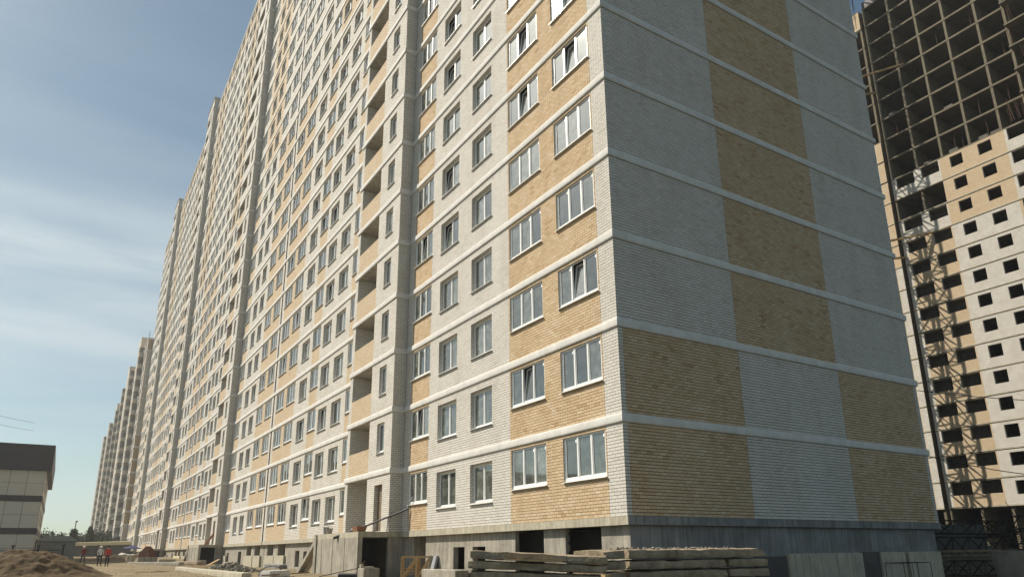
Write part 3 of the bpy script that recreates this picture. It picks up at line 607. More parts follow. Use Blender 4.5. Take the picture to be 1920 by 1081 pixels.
# tower crane whose lattice shadow falls on the unfinished block (hidden behind the main block)
cx, cy = 67.2, 31.6; cr_ = thing('tower_crane', (cx, cy, 0), 'lattice tower crane tied to the unfinished block, its mast shadow on the loggias', 'tower crane')
mb = MB(); hw = .95; H = 88
for sx in (-1, 1):
    for sy in (-1, 1): mb.box(cx + sx * hw - .1, cx + sx * hw + .1, cy + sy * hw - .1, cy + sy * hw + .1, -1, H)
z = 0; i = 0
while z < H - 2:
    for a in ((-1, -1, 1, -1), (1, -1, 1, 1), (1, 1, -1, 1), (-1, 1, -1, -1)):
        mb.beam((cx + a[0] * hw, cy + a[1] * hw, z), (cx + a[2] * hw, cy + a[3] * hw, z), .09)
        p = a if i % 2 else (a[2], a[3], a[0], a[1]); mb.beam((cx + p[0] * hw, cy + p[1] * hw, z), (cx + p[2] * hw, cy + p[3] * hw, z + 1.9), .1)
    z += 1.9; i += 1
mb.build('mast', ['fence_cream'], cr_)
mb = MB(); mb.box(cx - 1.3, cx + .1, cy - 1, cy + 1, H, H + 2.2); mb.build('cab', ['window_white'], cr_)
mb = MB()
for a, b in (((0, -10, H + 2.4), (0, 30, H + 2.4)), ((.9, -10, H + 2.4), (.9, 30, H + 2.4)), ((.45, -10, H + 3.4), (.45, 30, H + 3.4))): mb.beam((cx + a[0], cy + a[1], a[2]), (cx + b[0], cy + b[1], b[2]), .14)
for j in range(26): y = cy - 10 + j * 1.55; mb.beam((cx, y, H + 2.4), (cx + .45, y + .75, H + 3.4), .07); mb.beam((cx + .9, y, H + 2.4), (cx + .45, y + .75, H + 3.4), .07)
mb.build('jib', ['fence_cream'], cr_)
mb = MB(); mb.box(cx - .8, cx + 1.6, cy - 10, cy - 7.5, H + .6, H + 2.3); mb.build('counterweight', ['concrete'], cr_)
for (zz) in (60.4, 36.2):
    for (ty, dz) in ((23.0, 0.0), (27.0, -1.9)):
        mb = MB(); mb.beam((72.3, ty, zz + dz + (0)), (cx + .9, cy - .6, zz + dz), .24, .2); mb.build('tie_beam', ['wood'], cr_)
# ------------------------------------------------------------------ clad commercial building on the left
cb = thing('commercial_building', (-25, 80, -1.5), 'low commercial building clad in beige panels with dark parapet and dark bands', 'commercial building')
CX1 = -15.85; Y0 = 80.0
mb = MB(); mb.box(-60, CX1, Y0 + .05, Y0 + 28, -1.6, 8.8); mb.build('wall', ['interior_dark'], cb)
mb = MB(); mb.box(-60.4, CX1 + .55, Y0 - .5, Y0 + 28, 8.35, 11.2); mb.build('parapet', ['panel_dark'], cb)
for (z0, z1) in ((4.95, 5.55), (1.45, 2.05)):
    mb = MB(); mb.box(-60, CX1 + .12, Y0 - .12, Y0 + 28, z0, z1); mb.build('dark_band', ['panel_dark'], cb)
pw = 1.62
for (za, zb_) in ((-1.5, 1.43), (2.07, 4.93), (5.57, 8.33)):
    hs = np.linspace(za, zb_, 3)
    for j in range(2):
        for i in range(9):
            q = MB(); x1 = CX1 - i * pw; q.box(x1 - pw + .02, x1 - .02, Y0 - .03, Y0 + .05, hs[j] + .015, hs[j + 1] - .015); q.build('panel', ['panel_beige'], cb)
        for i in range(8):
            q = MB(); y1 = Y0 + i * 3.4; q.box(CX1, CX1 + .06, y1 + .02, y1 + 3.37, hs[j] + .015, hs[j + 1] - .015); q.build('panel', ['panel_beige'], cb)
for (zz, yy) in ((7.2, 83), (7.2, 92), (3.4, 85), (3.4, 95), (.4, 88)):
    q = MB(); q.box(CX1 + .06, CX1 + .12, yy, yy + 3, zz - .8, zz + .8); q.build('window', ['balcony_glass'], cb)
# small building farther along
sb2 = thing('low_building', (-19, 128, -1), 'small low building with dark mansard between the beige block and the trees', 'building')
mb = MB(); mb.box(-22, -16.6, 128, 140, -1.2, 4.6); mb.build('wall', ['far_wall'], sb2)
mb = MB(); mb.hexa([(-22.3, 127.7, 4.6), (-16.3, 127.7, 4.6), (-16.3, 140.3, 4.6), (-22.3, 140.3, 4.6), (-21.6, 128.4, 6.6), (-16.8, 128.4, 6.6), (-16.8, 139.6, 6.6), (-21.6, 139.6, 6.6)]); mb.build('roof', ['panel_dark'], sb2)
# ------------------------------------------------------------------ fences
fp = thing('site_fence', (-3.7, 115, -1.1), 'grey site fence with a cream strip on top at the far end of the yard', 'fence')
A0 = Vector((-3.5, 115.5, 0)); A1 = Vector((-12.0, 119.5, 0)); n = 7
for i in range(n):
    a = A0.lerp(A1, i / n); b = A0.lerp(A1, (i + 1) / n - .006); q = MB(); q.beam((a.x, a.y, -.2), (b.x, b.y, -.2), .06, 2.0); q.build('panel', ['fence_grey'], fp)
    q = MB(); q.beam((a.x, a.y - .1, -1.2), (a.x, a.y - .1, .8), .12, up=(1, 0, 0)); q.build('post', ['fence_grey'], fp)
    q = MB(); q.beam((a.x, a.y - .12, .12), (b.x, b.y - .12, .12), .05, .05); q.build('rail', ['fence_grey'], fp)
q = MB(); q.hexa([(A0.x, A0.y - .6, .75), (A1.x, A1.y - .6, .62), (A1.x, A1.y + .3, .62), (A0.x, A0.y + .3, .75), (A0.x, A0.y - .5, 1.28), (A1.x, A1.y - .5, 1.08), (A1.x, A1.y + .3, 1.12), (A0.x, A0.y + .3, 1.32)]); q.build('top_strip', ['fence_cream'], fp)
ff = thing('picket_fence', (-15, 59, -1.8), 'low black metal picket fence behind the sand heap on the left', 'fence')
B0v = Vector((-20.5, 61.6, 0)); B1v = Vector((-13.2, 57.2, 0))
for i in range(5):
    a = B0v.lerp(B1v, i / 4); q = MB(); q.box(a.x - .06, a.x + .06, a.y - .06, a.y + .06, -2, -.15 + .0); q.box(a.x - .12, a.x + .12, a.y - .12, a.y + .12, -.15, .0); q.build('post', ['fence_black'], ff)
for zz in (-.45, -1.3):
    q = MB(); q.beam((B0v.x, B0v.y, zz), (B1v.x, B1v.y, zz), .05, .06); q.build('rail', ['fence_black'], ff)
for i in range(52):
    a = B0v.lerp(B1v, (i + .5) / 52); q = MB(); q.box(a.x - .011, a.x + .011, a.y - .011, a.y + .011, -1.6, -.25); q.build('picket', ['fence_black'], ff)
q = MB(); q.box(-17.2, -15.6, 66, 66.1, -1.9, -.35, 0); q.build('green_hoarding', ['green_sheet'], None); tag(bpy.data.objects['green_hoarding'], 'dark green sheet hoarding behind the black picket fence', 'hoarding')
sh = thing('site_cabin', (-13.2, 72, -1.6), 'low pale grey site cabin between the beige building and the fence', 'cabin')
q = MB(); q.box(-15.6, -11.8, 84, 88, -1.5, .75); q.build('wall', ['fence_grey'], sh)
q = MB(); q.hexa([(-15.8, 83.8, .75), (-11.6, 83.8, .75), (-11.6, 88.2, .75), (-15.8, 88.2, .75), (-15.0, 84.6, 1.35), (-12.4, 84.6, 1.35), (-12.4, 87.4, 1.35), (-15.0, 87.4, 1.35)]); q.build('roof', ['fence_grey'], sh)
# ------------------------------------------------------------------ trees beyond the fence
def tree(x, y, h, w, kind, label, zg=-.6):
    random.seed(int(x * 10 + y)); t = thing('tree' if kind == 'round' else 'poplar_tree', (x, y, zg), label, 'tree', 'trees beyond the fence')
    q = MB(); q.tube([(x, y, zg - .3), (x + .1, y, zg + h * .4), (x, y, zg + h * .9)], [.16, .12, .03], 6)
    for j in range(6):
        a = j * 1.1; z = zg + h * (.3 + .09 * j); q.tube([(x, y, z), (x + math.cos(a) * w * .35, y + math.sin(a) * w * .35, z + h * .15)], [.06, .02], 5)
    q.build('trunk', ['bark'], t)
    cr = MB(); nclump = 60
    for c in range(nclump):
        while True:
            u, v, s = random.uniform(-1, 1), random.uniform(-1, 1), random.uniform(-1, 1)
            if u * u + v * v + s * s < 1: break
        f = 1 - .45 * (s + 1) / 2 if kind == 'poplar' else 1
        c0 = Vector((x + u * w / 2 * f, y + v * w / 2 * f, zg + h * .58 + s * h * .42)); mi = random.random() < .45
        for l in range(46):
            d = Vector((random.gauss(0, 1), random.gauss(0, 1), random.gauss(0, 1))) * (w * .085 if kind == 'round' else w * .1); p = c0 + d
            a = Vector((random.gauss(0, 1), random.gauss(0, 1), random.gauss(0, 1))).normalized() * random.uniform(.14, .3); b = a.cross(Vector((random.gauss(0, 1), random.gauss(0, 1), random.gauss(0, 1)))).normalized() * .13
            cr.quad([p - a, p + b, p + a, p - b], int(mi))
    cr.build('crown', ['leaf_green', 'leaf_dark'], t)
tree(-10.6, 172, 5.6, 1.9, 'poplar', 'narrow poplar tree, left of the two above the grey fence')
tree(-7.4, 176, 5.8, 2.1, 'poplar', 'narrow poplar tree, right of the two above the grey fence')
for i, (x, y, h, w, lb) in enumerate(((-15.2, 168, 4.6, 6, 'round bushy tree beside the low dark-roofed building'), (-12.6, 182, 4.2, 6.5, 'round bushy tree just left of the poplars'), (-9.0, 186, 4.2, 6, 'round bushy tree between the two poplars'),
                                      (-5.0, 185, 4.4, 6.5, 'round bushy tree right of the poplars'), (-3.2, 196, 5.4, 6, 'round bushy tree touching the end of the far apartment block'), (-4.3, 176, 3.4, 5, 'low bushy tree in front of the far apartment block'))):
    tree(x, y, h, w, 'round', lb)
mp_ = thing('lamp_post', (-10.9, 150, -.6), 'thin street lamp post rising above the poplars', 'lamp post')
q = MB(); q.tube([(-10.9, 150, -.7), (-10.9, 150, 5.6)], .09, 6); q.build('pole', ['steel_dark'], mp_); q = MB(); q.box(-11.0, -10.6, 149.9, 150.1, 5.5, 5.75); q.build('lamp_head', ['steel_dark'], mp_)
# ------------------------------------------------------------------ heaps and things in the yard
def heap(name, cx, cy, rx, ry, h, m, label, cat, seed=0, stuff=False, zb=None, amp=.12, rz=0, n=56):
    q = MB(); zb = (float(np.interp(cy, GY, GZ)) - .12) if zb is None else zb
    for j in range(n + 1):
        for i in range(n + 1):
            a = (i / n - .5) * 2.2; b = (j / n - .5) * 2.2; r = math.hypot(a, b)
            z = h * max(0, 1 - r) ** .8 if r < 1 else -.15 * (r - 1)
            z = h * (math.exp(-(r * 1.35) ** 2.4)) if True else z
            X = a * rx * math.cos(rz) - b * ry * math.sin(rz); Y = a * rx * math.sin(rz) + b * ry * math.cos(rz)
            z += amp * min(1, z / h * 3) * (noise.fractal(Vector((X * 1.3, Y * 1.3, seed)), .9, 2.1, 6)); q.v.append((cx + X, cy + Y, zb + z - .02))
    for j in range(n):
        for i in range(n):
            a = j * (n + 1) + i; q.f.append((a, a + 1, a + n + 2, a + n + 1)); q.m.append(0); q.uv.append(None)
    o = q.build(name, [m], smooth=True); tag(o, label, cat); return o
heap('sand_heap', -14.9, 27.3, 3.9, 3.2, 1.42, 'heap_sand', 'big heap of brown excavated sand in the left foreground', 'sand heap', 1, amp=.19, rz=.6, n=110)
heap('earth_mound', -7.8, 80, 5.5, 2.4, .45, 'dark_earth', 'low dark earth mound behind the two workers', 'earth mound', 2)
heap('earth_mound', -8.6, 33.5, 2.2, .8, .22, 'dark_earth', 'small dark earth mound on the track right of the sand heap', 'earth mound', 3)
heap('earth_mound', -3.4, 47, 1.9, 4.0, .3, 'dark_earth', 'strip of loose dark earth in front of the far porch', 'earth mound', 5)
heap('earth_mound', -5.6, 31, 1.0, 1.2, .3, 'dark_earth', 'brown earth mound beside the long concrete kerb', 'earth mound', 6)
rbm = MB(); random.seed(11)
def chunk(q, c, s, m=0):
    R_ = Matrix.Rotation(random.uniform(0, 6), 3, Vector((random.gauss(0, 1), random.gauss(0, 1), random.gauss(0, 1))).normalized())
    e = (s * random.uniform(.6, 1.2), s * random.uniform(.6, 1.2), s * random.uniform(.4, .8))
    q.hexa([Vector(c) + R_ @ Vector((a * e[0] * random.uniform(.7, 1), b * e[1] * random.uniform(.7, 1), d * e[2] * random.uniform(.7, 1))) for a, b, d in ((-1, -1, -1), (1, -1, -1), (1, 1, -1), (-1, 1, -1), (-1, -1, 1), (1, -1, 1), (1, 1, 1), (-1, 1, 1))], m)
for i in range(620):
    a = random.gauss(0, 1); b = random.gauss(0, .8); r = math.exp(-(a * a + b * b) / 2); chunk(rbm, (-4.3 + a * .75, 33.2 + b * 2.0, -1.97 + r * .5 * random.random()), random.uniform(.04, .13))
o = rbm.build('rubble_heap', ['rubble']); tag(o, 'heap of grey broken concrete rubble by the kerb', 'rubble'); o['kind'] = 'stuff'
random.seed(12); st = MB()
for i in range(1400):
    x = random.uniform(-18, .0); y = random.uniform(18, 80); chunk(st, (x, y, gz(x, y) + .005), random.uniform(.008, .03))
o = st.build('scattered_stones', ['sand']); tag(o, 'small stones scattered over the sandy yard', 'stones'); o['kind'] = 'stuff'
# precast slabs
def rough_slab(p0, p1, width, thick, z, name='slab', mats=('concrete_dirty',), rough=.012, seed=0, ztilt=0.0, chip=True):
    p0 = Vector((*p0, 0)); p1 = Vector((*p1, 0)); d = (p1 - p0); Ln = d.length; d.normalize(); nrm = Vector((-d.y, d.x, 0)); n = max(6, int(Ln / .14)); ring = 14; q = MB()
    if nrm.y < 0: nrm = -nrm
    for i in range(n + 1):
        t = i / n
        for k in range(ring):
            a = 2 * math.pi * (k + .5) / ring; cx = max(-1, min(1, math.cos(a) * 1.25)); cz = max(-1, min(1, math.sin(a) * 1.35))
            ex = .93 if i in (0, n) else 1
            P = p0 + d * (Ln * t) + nrm * (width / 2 + cx * width / 2 * ex) + Vector((0, 0, z + ztilt * t + thick / 2 + cz * thick / 2 * ex))
            f = noise.fractal(P * 3.1 + Vector((seed, 0, 0)), .8, 2.0, 5)
            g_ = max(0, noise.noise(P * 1.7 + Vector((0, seed * 3, 0))) - .02) if chip and cz > .3 and cx < .2 else 0
            P += nrm * (f * rough * 1.5 + g_ * .13) + Vector((0, 0, f * rough - g_ * .05)); q.v.append(tuple(P))
    for i in range(n):
        for k in range(ring): q.f.append((i * ring + k, i * ring + (k + 1) % ring, (i + 1) * ring + (k + 1) % ring, (i + 1) * ring + k)); q.m.append(0); q.uv.append(None)
    q.f += [tuple(range(ring)), tuple(n * ring + k for k in range(ring))]; q.m += [0, 0]; q.uv += [None, None]
    o = q.build(name, list(mats)); return o
GS = 'dirty concrete slabs stacked in front of the corner'
words = ['topmost', 'second from top', 'third from top', 'fourth from top', 'fifth from top', 'lowest']
for r in range(7):
    z = -1.155 - .232 * r
    jl = [-.0, -.06, -.05, .03, 0, 0, 0][r]
    wd = words[r] if r < 5 else ('second lowest' if r == 5 else 'lowest')
    o = rough_slab((-3.72 + jl, -3.50), (-3.05, -3.36), 1.0, .205, z, 'concrete_slab', seed=r * 3 + 1); tag(o, f'short dirty concrete slab at the left end of the corner stack, {wd}', 'concrete slab', GS)
    if r == 0: o = rough_slab((-2.92, -3.33), (1.43, -3.59), 1.1, .215, z, 'concrete_slab', rough=.02, seed=r * 5 + 2); tag(o, 'long crumbling concrete slab topping the corner stack', 'concrete slab', GS)
    else:
        o = rough_slab((-2.9, -3.33), (.1, -3.47), 1.1, .205, z, 'concrete_slab', seed=r * 5 + 2); tag(o, f'long dirty concrete slab in the middle of the corner stack, {wd}', 'concrete slab', GS)
        o = rough_slab((.16, -3.5), (1.43 + .02 * r, -3.6), 1.1, .205, z, 'concrete_slab', seed=r * 7 + 3); tag(o, f'concrete slab at the right end of the corner stack, {wd}', 'concrete slab', GS)
G2 = 'dark concrete slabs in the leaning stack'
for r, (zr0, zl0, t, lb) in enumerate(((-1.08, -.93, .165, 'dark concrete slab on top of the leaning stack left of the corner'), (-1.25, -1.12, .16, 'dark concrete slab second from top of the leaning stack'),
                                    (-1.44, -1.32, .19, 'dark concrete slab third from top of the leaning stack'), (-1.67, -1.6, .2, 'dark concrete slab fourth from top of the leaning stack'),
                                    (-1.9, -1.88, .2, 'dark concrete slab second lowest of the leaning stack'), (-2.14, -2.12, .21, 'dark concrete slab at the bottom of the leaning stack'))):
    o = rough_slab((-6.85 - .05 * (r % 2), -3.05), (-4.5 - .03 * r, -4.46), .8, t, zl0 - t, 'concrete_slab', seed=r * 11 + 40, ztilt=zr0 - zl0, chip=(r < 2)); tag(o, lb, 'concrete slab', G2)
q = MB(); q.beam((-4.62, -4.52, -2.5), (-4.62, -4.52, -1.42), .15, up=(1, 0, 0)); o = q.build('wooden_post', ['wood']); tag(o, 'short pale wooden post propping the end of the leaning slab stack', 'post')
q = MB(); q.beam((-6.3, -3.42, -1.115), (-5.3, -4.02, -1.17), .2, .03); o = q.build('plank', ['wood']); tag(o, 'pale weathered plank lying between the slabs of the leaning stack', 'plank')
random.seed(5); q = MB()
for i in range(160): x = random.uniform(-2.9, .6); chunk(q, (x, -3.3 + random.uniform(.0, .9), -.93 + random.uniform(-.01, .012)), random.uniform(.008, .035))
o = q.build('grit', ['rubble']); tag(o, 'loose grit lying on the topmost slab of the corner stack', 'grit'); o['kind'] = 'stuff'
def block(name, x, y, z, sx, sy, sz, m, label, cat, rz=0, group=None, bev=.03):
    o_ = MB(); c, s = math.cos(rz), math.sin(rz); P = []
    b = bev; ring = [(-sx / 2 + b, -sy / 2), (sx / 2 - b, -sy / 2), (sx / 2, -sy / 2 + b), (sx / 2, sy / 2 - b), (sx / 2 - b, sy / 2), (-sx / 2 + b, sy / 2), (-sx / 2, sy / 2 - b), (-sx / 2, -sy / 2 + b)]
    lv = [(0, 1), (sz - b, 1), (sz, .93)]
    for h, k in lv:
        for (u, v) in ring: j = random.uniform(-.008, .008); P.append((x + (u * c - v * s) * k + j, y + (u * s + v * c) * k, z + h + j))
    o_.v = P
    for l in range(2):
        for k in range(8): o_.f.append((l * 8 + k, l * 8 + (k + 1) % 8, l * 8 + 8 + (k + 1) % 8, l * 8 + 8 + k)); o_.m.append(0); o_.uv.append(None)
    o_.f += [tuple(range(8)), tuple(range(16, 24))]; o_.m += [0, 0]; o_.uv += [None, None]
    ob_ = o_.build(name, [m]); tag(ob_, label, cat, group); return ob_
block('foundation_block', -.2, 11.2, -2.35, .6, 3.1, .72, 'concrete', 'long rough concrete foundation block in front of the basement windows', 'concrete block')
block('foundation_block', -2.0, 15.0, -2.2, .75, .75, .6, 'concrete', 'square concrete block beside the garage-like porch opening', 'concrete block')
block('concrete_offcut', -2.0, 15.1, -1.6, .5, .3, .07, 'concrete_pale', 'small pale slab offcut lying on the square concrete block', 'concrete offcut')
block('concrete_offcut', -2.28, 15.15, -1.6, .14, .2, .17, 'concrete_pale', 'small upright paving piece on the square concrete block', 'concrete offcut')
block('foundation_block', -2.3, 56.6, -1.95, .9, .9, .52, 'concrete', 'concrete block at the far porch corner', 'concrete block')
block('foundation_block', -.6, 52.5, -1.95, .6, 2.6, .35, 'concrete', 'low concrete block on the ground beyond the light panels', 'concrete block')
block('foundation_block', -.05, 38.6, -2.05, .6, 4.4, .38, 'concrete_grey', 'long low grey concrete block below the light foundation panels', 'concrete block')
for i, (x, y) in enumerate(((-4.7, 60), (-6.6, 95), (-4.8, 92), (-3.7, 98))):
    block('foundation_block', x, y, gz(x, y) - .05, 1.5, .5, .5, 'concrete_pale', ['pale concrete block right of the red brick pallet', 'pale concrete block left of the parasol', 'pale concrete block behind the parasol', 'pale concrete block by the third porch opening'][i], 'concrete block')
q = MB(); a = Vector((-6.3, 38.6, -2.0)); b = Vector((-6.5, 17.0, -2.05))
o = rough_slab((b.x, b.y), (a.x, a.y), .45, .3, -2.02, 'kerb_beam', ('concrete_pale',), .006, 77, chip=False); tag(o, 'long precast concrete kerb beam lying along the yard', 'concrete beam')
o = rough_slab((-4.4, 54.5), (-7.6, 65.2), .5, .3, -1.85, 'kerb_beam', ('concrete',), .006, 78, chip=False); tag(o, 'concrete kerb beam lying in front of the red brick pallet', 'concrete beam')
o = rough_slab((-3.0, 54.0), (-4.3, 60), .5, .3, -1.8, 'kerb_beam', ('concrete_dirty',), .006, 79, chip=False); tag(o, 'dark concrete kerb beam right of the red brick pallet', 'concrete beam')
# pallet of red bricks on concrete blocks
pl = thing('brick_pallet', (-5.9, 66, -1.75), 'heaped red bricks stacked on pale concrete blocks in the yard', 'brick stack')
for i in range(3): q = MB(); q.box(-6.7 + i * .62, -6.14 + i * .62, 65.6, 66.4, -1.9, -1.12); q.build('support_block', ['concrete'], pl)
random.seed(3); proto = MB(); proto.box(-.125, .125, -.06, .06, 0, .065); pm = proto.mesh('brick', ['red_brick']); n = 0
for l in range(15):
    wdt = 1.75 - (.02 * l if l < 7 else .14 + .15 * (l - 7)); cnt = max(2, int(wdt / .27))
    for c in range(cnt):
        for rr in range(2):
            link_child('brick', pm, pl, Vector((-5.83 + (c - (cnt - 1) / 2) * .268 + random.uniform(-.03, .03), 65.75 + rr * .3, -1.11 + l * .07)) - Vector(pl.location), (0, 0, random.gauss(0, .12)))
# work table under a blue parasol
tb = thing('parasol_table', (-6.6, 72, -1.6), 'small work table under a dark blue parasol near the red bricks', 'work table')
q = MB(); q.box(-7.5, -5.6, 71.6, 72.4, -.95, -.88); q.build('table_top', ['wood'], tb)
for sx in (-7.4, -5.7):
    for sy in (71.7, 72.3): q = MB(); q.box(sx - .04, sx + .04, sy - .04, sy + .04, -1.65, -.95); q.build('leg', ['wood'], tb)
q = MB(); q.tube([(-6.8, 72, -.9), (-6.8, 72, .05)], .025, 6); q.build('pole', ['steel_dark'], tb)
q = MB(); ncl = 10
for k in range(ncl):
    a = 2 * math.pi * k / ncl; b = 2 * math.pi * (k + 1) / ncl; q.quad([(-6.8, 72, .12), (-6.8 + 1.0 * math.cos(a), 72 + 1.0 * math.sin(a), -.22), (-6.8 + 1.0 * math.cos(b), 72 + 1.0 * math.sin(b), -.22)]); q.quad([(-6.8, 72, .09), (-6.8 + math.cos(a), 72 + math.sin(a), -.25), (-6.8 + math.cos(b), 72 + math.sin(b), -.25)])
q.build('canopy', ['blue_cloth'], tb)
for i, (x, y) in enumerate(((-7.3, 68), (-6.9, 68.3), (-6.1, 68.1))): block('white_block', x, y, -1.72, .35, .35, .8, 'concrete_pale', ['upright white block, leftmost in front of the parasol table', 'upright white block, middle one in front of the parasol table', 'upright white block, rightmost in front of the parasol table'][i], 'block', group='white blocks by the parasol table')
heap('rubble_mound', -5.5, 98, 1.9, 1.5, .75, 'white_sack', 'pile of pale grey rubble by the far end of the fence', 'rubble pile', 9, amp=.2)
# black chute pipe, small things on the porch
q = MB(); q.tube([(-2.25, 19.2, -.22), (-1.35, 17.4, .28), (-1.33, 17.35, .27)], .075, 10); q.tube([(-1.4, 17.5, .25), (-.12, 15.3, 1.0)], .045, 8)
o = q.build('drain_pipe', ['black_rubber']); tag(o, 'black plastic pipe leaning from the porch up to the first floor window', 'pipe')
q = MB(); q.tube([(-.12, 15.3, 1.0), (-.08, 15.25, 1.18), (-.06, 15.2, 1.3), (0, 15.0, 1.55)], .03, 6); q.tube([(-.05, 15.22, 1.1), (-.05, 15.23, -.25)], .016, 5); o = q.build('hose', ['grey_bucket']); tag(o, 'thin grey hose hanging from the corner window above the porch', 'hose')
def bucket(x, y, z, r, h, m, label):
    t = thing('bucket', (x, y, z), label, 'bucket'); q = MB(); q.tube([(x, y, z), (x, y, z + h)], [r * .8, r], 12, caps=False); q.tube([(x, y, z + .005), (x, y, z + .02)], r * .8, 12); q.tube([(x, y, z + h), (x, y, z + h + .02)], r * 1.06, 12, caps=False); q.build('body', [m], t)
    q = MB(); q.tube([(x + r * math.cos(a), y, z + h + .12 * math.sin(a)) for a in np.linspace(0, math.pi, 9)], .008, 5); q.build('handle', ['steel_dark'], t)
bucket(-1.95, 21.45, 0.0, .16, .34, 'grey_bucket', 'grey bucket with handle, left of the two on the porch slab'); bucket(-1.95, 20.9, 0.0, .17, .26, 'concrete', 'short dusty bucket, right of the two on the porch slab')
q = MB(); c = (-1.75, 17.1)
for i in range(2):
    q.hexa([(c[0] - .2, c[1] - .28 + i * .001, .02), (c[0] + .2, c[1] - .28, .02), (c[0] + .2, c[1] + .28, .02), (c[0] - .2, c[1] + .28, .02), (c[0] - .26, c[1] - .36, .26), (c[0] + .26, c[1] - .36, .26), (c[0] + .26, c[1] + .36, .26), (c[0] - .26, c[1] + .36, .26)]); break
o = q.build('mortar_tub', ['orange_plastic']); tag(o, 'orange plastic mortar tub on the edge of the porch slab', 'tub')
q = MB(); q.tube([(-1.5, 18.6, .0), (-1.5, 18.6, .16), (-1.5, 18.6, .3)], [.14, .12, .03], 8); o = q.build('cement_bag', ['white_sack']); tag(o, 'small tied sack standing in the open porch loggia', 'sack')
# wooden crates by the basement wall
def crate(x, y, z, w, h, d, rz, label):
    t = thing('wooden_crate', (x, y, z), label, 'crate', 'broken wooden crates by the basement wall', rz)
    def bb(name, p, q_, wd=.06, hh=.03): m_ = MB(); m_.beam(p, q_, wd, hh); m_.build(name, ['wood'], t, local=True)
    for sx in (-w / 2, w / 2):
        for sy in (-d / 2, d / 2): bb('post', (sx, sy, 0), (sx, sy, h), .06, .06)
    for sy in (-d / 2, d / 2):
        bb('rail', (-w / 2, sy, h), (w / 2, sy, h), .05, .08); bb('rail', (-w / 2, sy, .05), (w / 2, sy, .05), .05, .08)
        bb('brace', (-w / 2, sy * 1.05, .05), (w / 2, sy * 1.05, h - .02), .03, .09)
    for j in range(3): bb('slat', (-w / 2, -d / 2 + d * (j + .5) / 3, .22 + .14 * j), (w / 2, -d / 2 + d * (j + .5) / 3, .3 + .1 * j), .1, .03)
crate(-.62, 13.7, -2.12, .66, .98, .32, -.72, 'broken wooden crate, left one leaning by the basement wall'); crate(-.14, 13.22, -2.12, .6, .98, .3, -.82, 'broken wooden crate, right one filled with loose boards')
q = MB(); q.beam((-.02, 12.9, -1.85), (.1, 12.9, -1.1), .3, .05, up=(0, 1, 0)); o = q.build('leaning_board', ['concrete_pale']); tag(o, 'pale board leaning on the basement wall right of the crates', 'board')
q = MB(); q.beam((-.1, 12.6, -1.85), (.12, 12.62, -1.1), .1, .3, up=(0, 1, 0)); o = q.build('window_offcut', ['grey_bucket']); tag(o, 'grey metal sheet standing beside the pale board', 'sheet')
# pipes, hose loop and sack near the foreground edge
q = MB(); q.tube([(-3.0, 16.0, -1.93), (-1.6, 14.9, -1.95)], .12, 12); o = q.build('black_pipe', ['black_rubber']); tag(o, 'thick black pipe lying in front of the porch', 'pipe')
q = MB(); q.tube([(-3.4, 17.5, -1.97), (-2.2, 15.9, -1.62), (-1.95, 15.6, -1.3)], .022, 6); o = q.build('steel_bar', ['rust']); tag(o, 'bent reinforcing bar rising beside the thick black pipe', 'bar')
q = MB(); pts = [(-4.9 + .95 * math.cos(a) * .9, 20.2 + 1.2 * math.cos(a), -1.93 + .42 * math.sin(a)) for a in np.linspace(0, math.pi, 15)]; q.tube(pts, .022, 6); o = q.build('hose_loop', ['black_rubber']); tag(o, 'arched loop of black hose over a white sack', 'hose')
block('white_sack', -4.7, 20.3, -2.0, 1.3, 1.0, .28, 'white_sack', 'crumpled white sack lying under the black hose loop', 'sack', .5, bev=.15)
q = MB(); q.beam((-5.6, 19.0, -1.9), (-2.7, 21.4, -1.88), .06, .05); o = q.build('long_bar', ['copper_pipe']); tag(o, 'long rusty bar lying in front of the white sack', 'bar')
q = MB(); q.beam((-2.9, 50, -1.9), (-1.3, 53.2, -1.35), .18, .05); o = q.build('plank', ['wood']); tag(o, 'plank propped in front of the dark porch opening of the second bay', 'plank')
# sill-high board leaning in the second entrance
q = MB(); q.beam((-1.1, 62.2, .05), (-.6, 60.9, 1.1), .25, .04); o = q.build('leaning_board', ['orange_plastic']); tag(o, 'reddish board leaning in the entrance of the second bay', 'board')
# ------------------------------------------------------------------ scrap steel frames right of the gable
random.seed(21)
def truss(p, q_, h, label, n=7, r=.025, off=Vector((0, .5, 0))):
    t = thing('steel_truss', p, label, 'steel truss', 'dark steel trusses piled beside the gable'); p = Vector(p); q_ = Vector(q_); up = Vector((0, 0, h))
    m_ = MB(); m_.tube([p, q_], r * 1.3, 6); m_.tube([p + off, q_ + off], r * 1.3, 6); m_.tube([p + up + off / 2, q_ + up + off / 2], r * 1.3, 6); m_.build('chord', ['steel_dark'], t)
    for i in range(n):
        a = p.lerp(q_, i / n); b = p.lerp(q_, (i + .5) / n); c = p.lerp(q_, (i + 1) / n); m_ = MB(); m_.tube([a, b + up + off / 2], r, 5); m_.tube([b + up + off / 2, c], r, 5); m_.tube([a + off, b + up + off / 2], r, 5); m_.tube([a, a + off], r, 5); m_.build('brace', ['steel_dark'], t)
truss((17.2, 1.6, -.35), (21.2, -1.0, -.45), .55, 'dark steel lattice truss on top of the scrap pile behind the gable edge', 5)
truss((17.2, 1.2, -1.3), (20.5, -1.2, -1.3), .75, 'dark steel lattice truss in the middle of the scrap pile', 6)
truss((20.2, -.2, -.6), (23.4, -2.2, .1), .6, 'tilted dark steel truss at the right edge of the scrap pile', 5)
truss((17.4, .6, -2.1), (20.2, -1.6, -2.1), .6, 'dark steel truss at the bottom of the scrap pile', 6)
q = MB(); q.box(17.0, 24, 1.6, 1.8, -2.3, .05); q.box(17.0, 24, 1.4, 1.6, -2.3, -.9)
